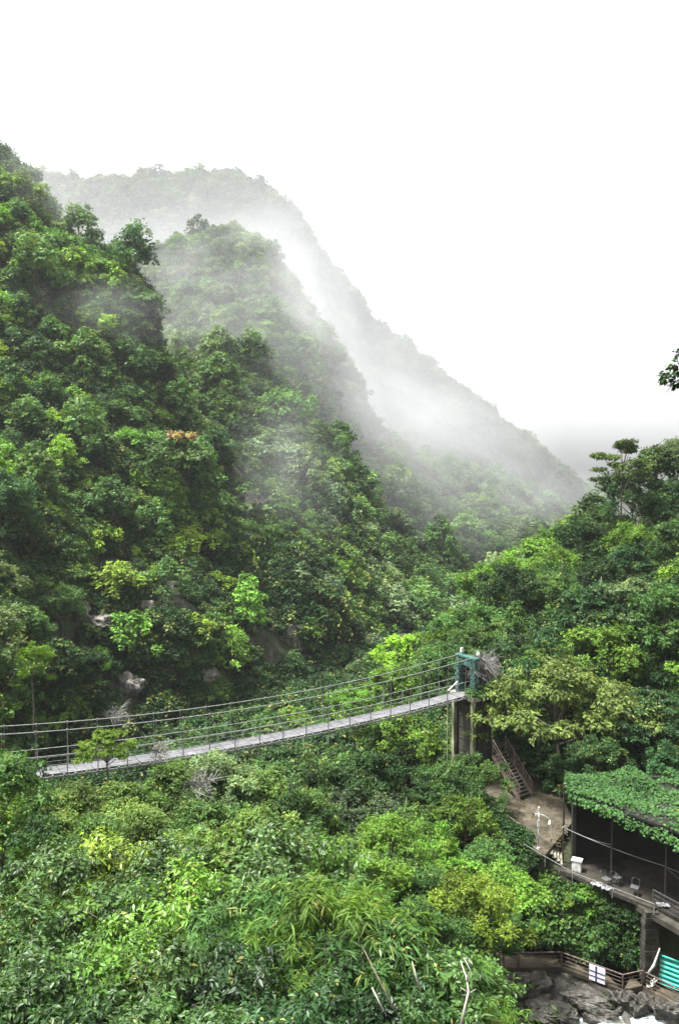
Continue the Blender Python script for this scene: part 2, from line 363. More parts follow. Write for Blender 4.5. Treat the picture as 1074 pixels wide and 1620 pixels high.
def make_tree(kind, seed, R, H, z0, Hc, ncl, rc, ntw, nlf, L, W, material=None, detail=False, r0=.16, bark=None, low=.3, ext=6, nb=9, **kw):
    """prototype meshes of one tree: trunk and crown"""
    g = np.random.default_rng(seed)
    cen = dome(g, ncl, R, Hc, z0, low=low); rad = g.uniform(rc * .65, rc * 1.3, ncl)
    a = sprays(g, cen, rad, ntw, nlf, L, W, **kw)
    cm = leaf_mesh('crown', *a[:3], a[3], a[4], a[5], material or M_leaf, detail)
    tb = trunk_mb(g, H, r0, cen, nb, ext, twigs=2 if detail else 0); o = tb.build('trunk', bark or M_bark, smooth=True)
    tm = o.data; bpy.data.objects.remove(o)
    top = cen[:, 2].max() + rc * .7
    PROTO[kind] = dict(crown=cm, trunk=tm, top=top, R=R + rc * .6)
    return kind
def put(kind, name, loc, s, col, label, cat='tree', group=None, rz=None, sz=None, parts=('trunk', 'crown')):
    p = PROTO[kind]
    t = empty(name, loc, label, cat, group, R_.uniform(0, 6.28) if rz is None else rz)
    t.scale = (s, s, s if sz is None else sz)
    if name in ('shrub', 'climbing_plant') : nm = dict(crown='foliage', trunk='stem')
    else: nm = dict(crown='crown', trunk='trunk')
    for k in parts:
        o = bpy.data.objects.new(nm[k], p[k]); C.objects.link(o); o.parent = t
        if k == 'crown': o.color = (*col, 1)
    t['_crown'] = 1; del t['_crown']
    return t
# hill trees, seen from 90 m and more
for i in range(6):
    make_tree(f'hill{i}', 100 + i, [3.6, 3.0, 4.2, 3.3, 2.7, 3.8][i], 7.5, [4.2, 4.5, 3.8, 3.0, 3.6, 3.4][i], [2.8, 3.8, 2.4, 3.6, 4.6, 3.0][i], [34, 30, 40, 30, 28, 36][i], 1.05, 26, 6, .42, .24, r0=.14, low=.9, nb=5, outw=1.5, spread=.35, t0=.6, up=.7)
# trees from 40 to 90 m
for i in range(5):
    make_tree(f'mid{i}', 200 + i, [3.2, 2.8, 3.6, 2.4, 3.0][i], 7.5, [4.2, 3.6, 4.0, 3.2, 3.0][i], [2.8, 3.2, 2.4, 4.4, 2.6][i], [44, 38, 52, 36, 40][i], .82, 34, 9, .24, .12, r0=.13, low=.8, nb=9)
# layered small-leaved tree
make_tree('layer0', 301, 3.7, 7, 2.9, 3.2, 84, .75, 40, 9, .2, .1, flat=.42, up=.3, low=.75, nb=14)
make_tree('layer1', 302, 3.0, 7, 3.6, 2.6, 34, .9, 40, 9, .24, .11, flat=.3, up=.2, low=.7, nb=14)
# fine dense scrub trees, 30-45 m
for i in range(3):
    make_tree(f'fine{i}', 400 + i, 2.8, 5, 2.2, 2.2, 52, .6, 46, 9, .17, .065, r0=.09, low=.8, nb=16, up=.7)
# broad-leaved trees near the viewpoint
for i in range(4):
    make_tree(f'near{i}', 500 + i, [2.0, 2.3, 1.8, 2.1][i], 4.5, 2.0, [1.9, 1.6, 2.3, 1.8][i], [46, 50, 40, 46][i], .5, 26, 8, .135, .058, material=M_glossleaf, detail=True, r0=.07, low=.8, nb=16, droop=.45, up=.6, t0=.2)
# long drooping leaves (bamboo-like)
for i in range(2):
    make_tree(f'long{i}', 600 + i, 1.9, 4, 1.9, 1.7, 34, .55, 20, 9, .26, .036, detail=True, r0=.05, low=.7, nb=18, droop=.7, side=.6, up=.8, t0=.3)
# shrubs for the ground cover
for i in range(3):
    make_tree(f'shrub{i}', 700 + i, 1.1, 1.0, .35, .8, 12, .5, 22, 6, .2, .1, r0=.03, low=.4, ext=.6, nb=5)
for i in range(2):
    make_tree(f'bigshrub{i}', 720 + i, 1.7, 1.6, .6, 1.5, 20, .8, 22, 6, .36, .19, r0=.05, low=.4, ext=1, nb=5)

GREEN = dict(dark=(.020, .046, .013), mid=(.042, .086, .020), bright=(.082, .155, .020), yellow=(.12, .18, .020), pale=(.085, .125, .05), grey=(.058, .088, .042), gold=(.082, .108, .026),
             olive=(.066, .112, .024), blue=(.028, .066, .022), rust=(.22, .16, .08), lime=(.14, .26, .02))
TONEWORD = dict(gold='golden', dark='dark green', mid='mid green', bright='bright green', yellow='yellow-green', pale='pale green', grey='grey-green', olive='olive green', blue='deep green', rust='rusty tipped', lime='lime green')

# ------------------------------------------------------------------ hillside forest
def sample(name, n, g, vmax=1.0, cond=None):
    G = SHEETS[name]; a = np.cross(G[1:, :-1] - G[:-1, :-1], G[:-1, 1:] - G[:-1, :-1]); w = np.linalg.norm(a, axis=-1)
    R = int((G.shape[0] - 1) * vmax); w = w[:R]
    k = g.choice(w.size, n, p=(w / w.sum()).ravel()); i, j = np.unravel_index(k, w.shape)
    u, v = g.uniform(size=(2, n, 1))
    p = G[i, j] * (1 - u) * (1 - v) + G[i + 1, j] * u * (1 - v) + G[i, j + 1] * (1 - u) * v + G[i + 1, j + 1] * u * v
    return p, i / G.shape[0]
def thin(p, dmin, start=()):
    """drop points that crowd each other"""
    cell = {}; keep = []
    for k in range(len(p)):
        d = dmin[k]; c = tuple((p[k] // 6).astype(int)); ok = True
        for dx in (-1, 0, 1):
            for dy in (-1, 0, 1):
                for dz in (-1, 0, 1):
                    for m in cell.get((c[0] + dx, c[1] + dy, c[2] + dz), ()):
                        if ((p[k] - p[m]) ** 2).sum() < d * d: ok = False; break
                    if not ok: break
                if not ok: break
            if not ok: break
        if ok: cell.setdefault(c, []).append(k); keep.append(k)
    return np.array(keep, int)
ROCKS = [(382, 742, 34, 30), (322, 1078, 26, 30), (125, 968, 26, 20), (232, 972, 22, 22), (155, 988, 22, 12), (462, 1010, 26, 40), (205, 1085, 28, 30), (270, 1080, 26, 34), (350, 1140, 60, 16)]
def rocky(px, py, grow=1.0):
    m = np.zeros(len(px), bool)
    for x, y, a, b in ROCKS: m |= ((px - x) / (a * grow)) ** 2 + ((py - y) / (b * grow)) ** 2 < 1
    return m
g = np.random.default_rng(5)
cand = []
for nm, n, vmax in (('left_hillside', 5200, .86), ('main_hillside', 9000, .86), ('right_hillside', 1500, .85)):
    p, v = sample(nm, n, g, vmax)
    for q_, vv in zip(p, v): cand.append((*q_, {'left_hillside': 0, 'main_hillside': 1, 'right_hillside': 2}[nm], vv))
cand = np.array(cand)
px, py = proj(cand[:, :3])
inview = (px > -90) & (px < 1170) & (py < 1330)
cand = cand[inview]; px = px[inview]; py = py[inview]
# lower cliff of the left wall carries fewer and smaller trees
low = (cand[:, 3] == 0) & (py > 900)
drop = low & (g.uniform(size=len(px)) < .72)
drop |= rocky(px, py - 8, 1.25) | rocky(px, py - 26, 1.15)
cand = cand[~drop]; px = px[~drop]; py = py[~drop]
dist = cand[:, 1]
sc = np.where(cand[:, 3] == 0, g.uniform(.6, 1.6, len(px)), np.where(cand[:, 3] == 1, g.uniform(.7, 1.7, len(px)), g.uniform(.75, 1.25, len(px))))
sc = np.where((cand[:, 3] == 0) & (py > 880), sc * .62, sc)
k = thin(cand[:, :3], 5.0 * sc)
cand = cand[k]; px = px[k]; py = py[k]; sc = sc[k]; dist = cand[:, 1]
size = sc / dist * ((px > -20) & (px < 1094))
order = np.argsort(-size)
N_IND = 250
def zone(s, x, y):
    if s == 0:
        if y < 480: return 'high on the left spur'
        if y < 700: return 'on the left spur, outer side' if x < 120 else 'on the left spur, gully side'
        if y < 880: return 'halfway up the left wall' if x < 180 else 'under the rusty tipped tree'
        return 'behind the left bridge cables' if x < 270 else 'behind the middle bridge cables'
    if s == 1:
        if y < 560: return 'on the misty hill top'
        if x < 520: return 'in the gully below the hill'
        return ('on the slope left of the gate' if x < 640 else 'on the slope over the gate')
    if x < 800: return 'close behind the gate tower' if y > 1010 else 'up the bank behind the gate'
    if x < 960: return 'just above the staircase' if y > 1000 else 'high above the staircase'
    return 'just above the vine roof' if y > 1000 else 'high above the vine roof'
ORD = ['first', 'second', 'third', 'fourth', 'fifth', 'sixth', 'seventh', 'eighth', 'ninth', 'tenth', 'eleventh', 'twelfth', 'thirteenth', 'fourteenth', 'fifteenth', 'sixteenth', 'seventeenth', 'eighteenth', 'nineteenth', 'twentieth']
named = {}
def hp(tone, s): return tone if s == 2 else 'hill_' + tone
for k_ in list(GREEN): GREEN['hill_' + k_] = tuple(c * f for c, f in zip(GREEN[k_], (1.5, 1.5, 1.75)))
tones0 = ['mid', 'bright', 'dark', 'mid', 'bright', 'blue', 'mid', 'yellow']
tones1 = ['mid', 'grey', 'dark', 'pale', 'grey', 'olive', 'mid']
tones2 = ['mid', 'bright', 'mid', 'dark', 'bright', 'blue']
stuff_pts = {}
for rank, i in enumerate(order):
    s = int(cand[i, 3])
    kind = ('hill%d' if (s != 2 and dist[i] > 98) else 'mid%d') % R_.randrange(5)
    loc = cand[i, :3] - np.array((0, 0, 1.0 * sc[i]))
    tl = (tones0, tones1, tones2)[s]
    # neighbouring trees share a tone, in patches
    nz = fbm(cand[i, :3] / 16, 2, 77) * .9 + .5; tone = tl[int(np.clip(nz + R_.uniform(-.3, .3), 0, .999) * len(tl))]
    if rank < N_IND and size[i] > 0:
        hi = sc[i] > (1.0 if s != 1 else 1.25)
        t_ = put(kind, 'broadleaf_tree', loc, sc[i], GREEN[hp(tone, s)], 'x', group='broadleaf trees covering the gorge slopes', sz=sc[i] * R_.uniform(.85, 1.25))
        named.setdefault((TONEWORD[tone], 'broad' if hi else 'slender', zone(s, px[i], py[i])), []).append((px[i], t_))
    else:
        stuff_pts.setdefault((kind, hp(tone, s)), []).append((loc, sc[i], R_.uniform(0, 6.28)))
for (tw, bw, zn), L_ in named.items():
    for k_, (_, t_) in enumerate(sorted(L_, key=lambda q_: q_[0])):
        t_['label'] = f'{bw} {tw} tree {zn}' if len(L_) == 1 else f'{ORD[min(k_, 19)]} from left of the {bw} {tw} trees {zn}'
print('hill trees', len(order))

def scatter(name, groups, label, cat):
    """ONE object of kind stuff: instances the meshes of real trees on points"""
    pts = []; cols = []
    real = {kk for kk, pr in PROTO.items() for ob in C.objects if ob.data == pr['crown']}
    groups = {(k if k in real else sorted(r for r in real if r.startswith(k.rstrip('0123456789')[:3]) or r.startswith('hill'))[0], t, k): L_ for (k, t), L_ in groups.items()}
    kinds = sorted({k[0] for k in groups})
    for (kind, tone, _), L_ in groups.items():
        for (loc, s, rz) in L_: pts.append((*loc, s, rz, kinds.index(kind))); cols.append((*GREEN[tone], 1))
    a = np.array(pts); me = bpy.data.meshes.new(name); me.from_pydata(a[:, :3].tolist(), [], [])
    for nm, c in (('scl', 3), ('rz', 4)):
        at = me.attributes.new(nm, 'FLOAT', 'POINT'); at.data.foreach_set('value', a[:, c].astype(np.float32))
    at = me.attributes.new('which', 'INT', 'POINT'); at.data.foreach_set('value', a[:, 5].astype(np.int32))
    at = me.attributes.new('leafcol', 'FLOAT_COLOR', 'POINT'); at.data.foreach_set('color', np.array(cols, np.float32).ravel())
    o = bpy.data.objects.new(name, me); C.objects.link(o); tag(o, label, cat, kind='stuff'); o.color = (1, 1, 1, 0)
    ng = bpy.data.node_groups.new(name, 'GeometryNodeTree'); ng.interface.new_socket('Geometry', in_out='INPUT', socket_type='NodeSocketGeometry'); ng.interface.new_socket('Geometry', in_out='OUTPUT', socket_type='NodeSocketGeometry')
    n, l = ng.nodes, ng.links; gi = n.new('NodeGroupInput'); go = n.new('NodeGroupOutput'); jn = n.new('GeometryNodeJoinGeometry')
    def attr(nm, t):
        x = n.new('GeometryNodeInputNamedAttribute'); x.data_type = t; x.inputs[0].default_value = nm; return x
    s_, r_, w_ = attr('scl', 'FLOAT'), attr('rz', 'FLOAT'), attr('which', 'INT')
    cx = n.new('ShaderNodeCombineXYZ'); l.new(r_.outputs[0], cx.inputs[2])
    for k, kind in enumerate(kinds):
        src = next(ob for ob in C.objects if ob.data == PROTO[kind]['crown'])
        oi = n.new('GeometryNodeObjectInfo'); oi.inputs[0].default_value = src; oi.transform_space = 'ORIGINAL'; oi.inputs['As Instance'].default_value = True
        cmp = n.new('FunctionNodeCompare'); cmp.data_type = 'INT'; cmp.operation = 'EQUAL'; l.new(w_.outputs[0], cmp.inputs[2]); cmp.inputs[3].default_value = k
        ip = n.new('GeometryNodeInstanceOnPoints'); l.new(gi.outputs[0], ip.inputs['Points']); l.new(cmp.outputs[0], ip.inputs['Selection'])
        l.new(oi.outputs['Geometry'], ip.inputs['Instance']); l.new(cx.outputs[0], ip.inputs['Rotation']); l.new(s_.outputs[0], ip.inputs['Scale'])
        l.new(ip.outputs[0], jn.inputs[0])
    l.new(jn.outputs[0], go.inputs[0])
    md = o.modifiers.new('scatter', 'NODES'); md.node_group = ng
    return o
scatter('forest_canopy', stuff_pts, 'dense unbroken forest canopy filling the far slopes of the gorge', 'forest')
ridge, v = sample('misty_ridge', 9000, g, .72)
px, py = proj(ridge); m = (px > -60) & (px < 1140) & (py < 850); ridge = ridge[m][:3600]
grp = {}
for q_ in ridge: grp.setdefault((f'hill{R_.randrange(6)}', R_.choice(('mid', 'dark', 'grey', 'mid'))), []).append((q_ - np.array((0, 0, 2.5)), R_.uniform(1.6, 2.4), R_.uniform(0, 6)))
scatter('ridge_forest', grp, 'far forest fading into mist on the back ridge', 'forest')

# ------------------------------------------------------------------ suspension bridge
L0 = np.array((-15.6, 42.0)); U = np.array((24.55, 15.0)); BL = np.linalg.norm(U); u2 = U / BL; n2 = np.array((-u2[1], u2[0]))
HW = .62
def bpt(s, w, z): xy = L0 + U * s + n2 * w; return np.array((xy[0], xy[1], z + CAMZ))
def deckz(s): return -16.62 + 2.15 * (s - .5) ** 2
def cablez(s): return -14.3 + 2.9 * (s - .45) ** 2
S0, S1 = -.16, 1.0
bridge = empty('suspension_bridge', bpt(.5, 0, -16.7), 'long narrow suspension footbridge with pale deck strung across the gorge', 'bridge')
bl = np.array(bridge.location)
NS = 40; ss = np.linspace(S0, S1, NS)
mb = MB()
for k in range(7):
    w = -HW + .09 + k * (2 * HW - .18) / 6
    for i in range(NS - 1):
        a, b = ss[i], ss[i + 1]; e = .0006; jz = R_.uniform(-.006, .006)
        mb.bar(bpt(a + e, w, deckz(a) + jz), bpt(b - e, w, deckz(b) + jz), .135, .035)
o = mb.build('deck', M_deck, bridge, loc=bl)
mb = MB()
for s in np.linspace(S0, S1, 58): mb.bar(bpt(s, -HW - .1, deckz(s) - .07), bpt(s, HW + .1, deckz(s) - .07), .07, .08)
for w in (-HW - .02, HW + .02):
    for i in range(NS - 1): mb.bar(bpt(ss[i], w, deckz(ss[i]) - .16), bpt(ss[i + 1], w, deckz(ss[i + 1]) - .16), .05, .1)
mb.build('deck_frame', M_deckdark, bridge, loc=bl)
for w in (-HW - .12, HW + .12):
    mb = MB(); sc_ = np.linspace(S0, 1.012, 60); mb.tube([bpt(s, w, cablez(s)) for s in sc_], .027, 6); mb.build('main_cable', M_cable, bridge, True, loc=bl)
for w in (-HW - .04, HW + .04):
    for h, r in ((1.02, .021), (.52, .009), (.27, .008)):
        mb = MB(); mb.tube([bpt(s, w, deckz(s) + h) for s in np.linspace(S0, S1, 50)], r, 6); mb.build('handrail' if h > 1 else 'side_wire', M_steel, bridge, True, loc=bl)
stn = np.arange(S0 + .02, .99, 1.62 / BL)
for w, off in ((-1, 0), (1, .012)):
    for s in stn:
        s = s + off
        mb = MB(); ww = w * (HW + .04)
        mb.bar(bpt(s, ww, deckz(s) - .2), bpt(s, ww, deckz(s) + 1.02), .04, .04); mb.build('rail_post', M_steel, bridge, loc=bl)
        mb = MB(); mb.tube([bpt(s, w * (HW + .10), deckz(s) - .15), bpt(s, w * (HW + .12), cablez(s))], .013, 5); mb.tube([bpt(s, w * (HW + .12), cablez(s) - .1), bpt(s, w * (HW + .12), cablez(s) + .06)], .045, 6); mb.build('hanger', M_cable, bridge, loc=bl)
# wind guys under the deck and a slack lower cable
mb = MB()
for w in (-HW, HW): mb.tube([bpt(s, w * 1.1, deckz(s) - .28 - .25 * math.sin(math.pi * (s - S0))) for s in np.linspace(.1, 1, 20)], .012, 4)
mb.build('bracing_cable', M_cable, bridge, loc=bl)

# gate tower at the right end, on its pier
tz = deckz(1.0)
tower = empty('gate_tower', bpt(1.03, 0, tz), 'bridge gate wrapped in teal netting, standing on a tall stained concrete pier', 'tower')
tl_ = np.array(tower.location); ax = (np.array((*u2, 0)), np.array((*n2, 0)), np.array((0, 0, 1.)))
def tp(a, w, z): return np.array((*(L0 + U + u2 * a + n2 * w), z + CAMZ))
for w in (-.85, .85):
    mb = MB(); mb.box(tp(.35, w, tz + 1.2), (.40, .34, 2.7), ax); mb.build('gate_pillar', M_conc, tower, loc=tl_)
    # netting skin on the pillar, slightly proud and uneven
    mb = MB(); g2 = np.random.default_rng(int(w + 5))
    nn, mmm = 24, 34; V = []
    for j in range(mmm):
        for i in range(nn):
            th = 2 * math.pi * i / nn; c, s = math.cos(th), math.sin(th); k = 1 / max(abs(c), abs(s)) ** .8
            r = .25 * k * (1 + .12 * g2.uniform(-1, 1)); V.append(tp(.35 + c * r, w + s * r * .95, tz - .1 + 2.75 * j / (mmm - 1)))
    mb.add(V, [(j * nn + i, j * nn + (i + 1) % nn, (j + 1) * nn + (i + 1) % nn, (j + 1) * nn + i) for j in range(mmm - 1) for i in range(nn) if g2.uniform() > .22]); mb.build('netting', M_net, tower, loc=tl_)
# arch head between the pillars
mb = MB(); arc = [(w, 1.6 + .42 * math.sqrt(max(0, 1 - (w / .66) ** 2))) for w in np.linspace(-.66, .66, 11)]
for (w0, z0_), (w1, z1_) in zip(arc[:-1], arc[1:]):
    wm = (w0 + w1) / 2; zb = (z0_ + z1_) / 2; mb.box(tp(.35, wm, tz + (zb + 2.5) / 2), (.34, (w1 - w0) * 1.0, 2.5 - zb), ax)
mb.build('arch_head', M_net, tower, loc=tl_)
mb = MB(); mb.box(tp(.35, 0, tz + 2.62), (.5, 2.2, .12), ax); mb.build('cap_beam', M_net, tower, loc=tl_)
# near-black box added behind the arch to make its opening dark
mb = MB(); mb.box(tp(1.35, .85, tz + .95), (1.5, .12, 2.0), ax); mb.box(tp(1.35, -.85, tz + .95), (1.5, .12, 2.0), ax); mb.box(tp(1.35, 0, tz + 2.05), (1.5, 1.9, .12), ax); mb.box(tp(2.1, 0, tz + .95), (.12, 1.6, 2.0), ax); mb.build('arch_shade_box', M_shade, tower, loc=tl_)
mb = MB(); mb.box(tp(.9, 0, tz - .22), (2.2, 2.6, .28), ax); mb.build('landing_slab', M_conc, tower, loc=tl_)
for a, w in ((.05, 1.05), (.05, -1.05)):
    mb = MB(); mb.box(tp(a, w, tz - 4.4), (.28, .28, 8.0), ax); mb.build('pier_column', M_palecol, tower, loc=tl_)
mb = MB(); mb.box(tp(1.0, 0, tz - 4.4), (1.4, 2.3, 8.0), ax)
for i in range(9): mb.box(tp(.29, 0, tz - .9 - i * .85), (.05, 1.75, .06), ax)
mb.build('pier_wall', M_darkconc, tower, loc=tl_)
mb = MB(); mb.tube([tp(-.1, 1.6, tz - .4), tp(-.1, 1.62, tz - 8)], .045, 8); mb.build('drain_pipe', M_palecol, tower, loc=tl_)
# equipment on the tower
cb = empty('floodlight_box', tp(.3, .55, tz + 2.7), 'small white box lamp on top of the teal gate', 'lamp')
cl = np.array(cb.location)
mb = MB(); mb.box(tp(.3, .55, tz + 3.02), (.16, .18, .34), ax); mb.build('housing', M_white, cb, loc=cl)
mb = MB(); mb.tube([tp(.3, .55, tz + 2.7), tp(.3, .55, tz + 2.85)], .035, 6); mb.build('bracket', M_steel, cb, loc=cl)
cb = empty('security_camera', tp(.6, -.6, tz + 2.7), 'white camera dome on a thin mast over the gate', 'camera')
cl = np.array(cb.location)
mb = MB(); mb.tube([tp(.6, -.6, tz + 2.7), tp(.6, -.6, tz + 3.1), tp(.6, -.85, tz + 3.15)], .022, 6); mb.build('mast', M_steel, cb, loc=cl)
mb = MB(); c = tp(.6, -.9, tz + 2.95); mb.tube([c + np.array((0, 0, z)) for z in (-.17, -.13, -.04, .08, .16)], [.03, .1, .13, .11, .04], 10); mb.build('housing', M_white, cb, True, loc=cl)
o_ = MB(); o_.bar(tp(-.9, .68, tz + .1), tp(-.1, .5, tz + .75), .16, .04); o_ = o_.build('white_plank', M_white, loc=tp(-.5, .5, tz + .1)); tag(o_, 'white plank leaning where the deck meets the gate', 'plank')
# far-end anchor frame, on the near bank
anch = empty('anchor_frame', bpt(S0, 0, deckz(S0)), 'concrete frame holding the bridge cables on the near bank', 'frame'); al = np.array(anch.location)
for w in (-1, 1):
    mb = MB(); mb.box(bpt(S0, w, -17.5), (.5, .45, 8.5), ax); mb.build('post', M_conc, anch, loc=al)
mb = MB(); mb.box(bpt(S0, 0, -13.1), (.55, 2.6, .4), ax); mb.build('cross_beam', M_conc, anch, loc=al)

# ------------------------------------------------------------------ terraces, steps, lamp, pavilion
T1, T2 = -22.5, -23.45            # upper and lower terrace levels
def poly_slab(name, pts, z, th, m):
    mb = MB(); n = len(pts); top = [(*p[:2], z + CAMZ) for p in pts]; bot = [(*p[:2], z - th + CAMZ) for p in pts]
    mb.add(top + bot, [tuple(range(n)), tuple(range(2 * n - 1, n - 1, -1))] + [(i, i + n, (i + 1) % n + n, (i + 1) % n) for i in range(n)])
    return mb.build(name, m)
def onz(px, py, z):
    """point where the bearing of (px,py) meets height z"""
    a = P(px, py, 1.0); k = z / (a[2] - CAMZ); return np.array((a[0] * k, a[1] * k, z + CAMZ))
pt = [onz(768, 1252, T1), onz(790, 1290, T1), onz(850, 1346, T1), onz(862, 1352, T1), onz(884, 1326, T1), onz(905, 1300, T1), onz(880, 1230, T1), onz(800, 1215, T1)]
tag(poly_slab('terrace_paving', pt, T1, .25, M_paving), kind='structure')
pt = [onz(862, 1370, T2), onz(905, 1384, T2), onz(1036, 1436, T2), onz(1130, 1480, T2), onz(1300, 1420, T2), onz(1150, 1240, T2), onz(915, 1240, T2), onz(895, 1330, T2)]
tag(poly_slab('lower_terrace_paving', pt, T2, .25, M_shadepave), kind='structure')
def stairs(name, top, bot, width, nst, m, rail=True, label='', rail_m=None):
    top = np.asarray(top, float); bot = np.asarray(bot, float); st = empty(name, bot, label, 'stairs'); sl = np.array(st.location)
    h = bot - top; run = np.array((h[0], h[1], 0)); Lr = np.linalg.norm(run); d = run / Lr; sdir = np.array((-d[1], d[0], 0)); up = np.array((0, 0, 1.))
    rise = -h[2] / nst; tr = Lr / nst
    mb = MB()
    for i in range(nst): mb.box(top + d * tr * (i + .5) + up * (-rise * (i + 1) + .0) + up * (-.03), (tr + .05, width, .06), (d, sdir, up))
    mb.build('treads', m, st, loc=sl)
    mb = MB()
    for i in range(nst): mb.box(top + d * (tr * i + .012) - up * (rise * (i + .5) + .035), (.02, width - .04, rise - .066), (d, sdir, up))
    mb.build('risers', M_darkconc, st, loc=sl)
    for s in (-1, 1):
        if not rail: break
        e = sdir * s * (width / 2 + .05)
        mb = MB(); mb.bar(top + e - up * .2, bot + e - up * .05, .06, .28); mb.build('stringer', rail_m, st, loc=sl)
        for hh, rr in ((.95, .035), (.62, .02), (.32, .02)):
            mb = MB(); mb.tube([top + e + up * hh, bot + e + up * (hh + .0)], rr, 6); mb.build('handrail' if hh > .9 else 'rail', rail_m, st, loc=sl)
        for f in (0, .33, .66, 1):
            mb = MB(); q_ = top * (1 - f) + bot * f + e; mb.bar(q_ - up * .1, q_ + up * .98, .06, .06); mb.build('post', rail_m, st, loc=sl)
    return st
stairs('staircase', onz(789, 1188, -19.9), onz(832, 1263, T1), 1.2, 14, M_darkconc, label='steep dark staircase with brown railings dropping to the earth terrace', rail_m=M_wood)
# upper landing and its short rail
a, b = onz(772, 1180, -19.9), onz(797, 1190, -19.9)
mb = MB(); c = onz(787, 1183, -19.93); mb.box(c + np.array((.2, 1.2, -.1)), (2.6, 2.2, .16)); tag(mb.build('stair_landing', M_darkconc), kind='structure')
stairs('stone_steps', onz(868, 1335, T1), onz(893, 1362, T2), 1.7, 5, M_conc, rail=False, label='short flight of pale stone steps between the two terraces')

def railing(name, pts, label, m, h=1.0, rails=(1.0, .66, .33), rr=.022, pr=.05, posts=None, cat='railing', toprr=None):
    pts = [np.asarray(p, float) for p in pts]; r = empty(name, pts[0], label, cat); rl = np.array(r.location); up = np.array((0, 0, 1.))
    for k in rails:
        mb = MB()
        for a, b in zip(pts[:-1], pts[1:]): mb.bar(a + up * h * k, b + up * h * k, (toprr or rr * 2) if k == rails[0] else rr, (toprr or rr * 2) * .8 if k == rails[0] else rr)
        mb.build('handrail' if k == rails[0] else 'rail', m, r, loc=rl)
    for p in (posts if posts is not None else pts):
        mb = MB(); mb.bar(p - up * .15, p + up * (h + .01), pr, pr); mb.build('post', m, r, loc=rl)
    return r
# collapsed rail at the terrace's outer corner
railing('broken_fence', [onz(763, 1262, T1 - .05), onz(768, 1272, T1 - .1), onz(792, 1296, T1 - .1), onz(822, 1318, T1)], 'low bent brown fence along the outer edge of the earth terrace', M_wood, h=.55, rails=(1.0, .5), rr=.025, pr=.05, cat='fence')
mb = MB(); edge = [onz(828, 1335, T1 + .15), onz(862, 1355, T1 - .1), onz(905, 1380, T2 + .45), onz(968, 1404, T2 + .5), onz(1034, 1430, T2 + .5)]
pr_ = empty('edge_pipe_rail', edge[0], 'thin grey pipe rail along the edge of the lower terrace', 'railing'); el = np.array(pr_.location)
mb.tube(edge, .022, 6); mb.build('pipe', M_pipe, pr_, loc=el)
for p in edge: mb = MB(); mb.tube([p, p - np.array((0, 0, .6))], .025, 6); mb.build('post', M_steel, pr_, loc=el)
# kerb wall of the lower terrace edge
mb = MB(); kk = [onz(893, 1378, T2), onz(968, 1411, T2), onz(1036, 1438, T2)]
for a, b in zip(kk[:-1], kk[1:]): mb.bar(a + np.array((0, -.02, -.04)), b + np.array((0, -.02, -.04)), .2, .22)
tag(mb.build('kerb_wall', M_darkconc, loc=kk[0]), 'mossy concrete kerb under the pipe rail of the lower terrace', 'wall')
# manhole covers
for i, (x, y) in enumerate(((788, 1286), (821, 1310))):
    c = onz(x, y, T1 + .02); mb = MB(); th = np.linspace(0, 2 * math.pi, 25)[:-1]
    ring = [c + np.array((.42 * math.cos(t), .42 * math.sin(t), 0)) for t in th]; ring2 = [p + np.array((0, 0, .05)) for p in ring]; ri = [c + (p - c) * .8 + np.array((0, 0, .05)) for p in ring]; rj = [p - np.array((0, 0, .025)) for p in ri]
    n = 24; V = ring + ring2 + ri + rj
    fs = [(k * n + j, k * n + (j + 1) % n, (k + 1) * n + (j + 1) % n, (k + 1) * n + j) for k in range(3) for j in range(n)] + [tuple(3 * n + j for j in range(n))]
    mb.add(V, fs); tag(mb.build('manhole_cover', M_iron, loc=c), ('round black manhole lid beside the bent brown fence', 'round black manhole lid between the fence and the white lamp post')[i], 'manhole cover', 'manhole covers in the earth terrace')
# lamp post
lb = onz(851, 1343, T1); lp = empty('lamp_post', lb, 'slim white lamp post with a hanging white lantern at the terrace edge', 'lamp post'); Z1 = np.array((0, 0, 1.))
mb = MB(); mb.tube([lb, lb + Z1 * 2.3], .034, 8); mb.build('pole', M_white, lp, True, loc=lb)
mb = MB(); mb.tube([lb - Z1 * .05, lb + Z1 * .1], .09, 8); mb.build('base', M_white, lp, loc=lb)
mb = MB(); mb.box(lb + np.array((.0, 0, 1.55)), (.12, .12, .42)); mb.build('control_box', M_white, lp, loc=lb)
mb = MB(); mb.box(lb + Z1 * 2.42, (.10, .10, .24)); mb.build('cap', M_white, lp, loc=lb)
mb = MB(); mb.box(lb + np.array((-.14, 0, 2.08)), (.13, .10, .15)); mb.build('camera_unit', M_white, lp, loc=lb)
arm = [lb + Z1 * 2.15, lb + np.array((.3, -.1, 2.08)), lb + np.array((.58, -.2, 1.95)), lb + np.array((.6, -.2, 1.82))]
mb = MB(); mb.tube(arm, .016, 6); a_ = mb.build('arm', M_white, lp, True, loc=lb)
c = arm[-1]; mb = MB(); mb.tube([c + Z1 * .03, c - Z1 * .04, c - Z1 * .15, c - Z1 * .26, c - Z1 * .32], [.02, .045, .075, .085, .03], 12); mb.build('lantern', M_lampglass, lp, True, loc=lb)
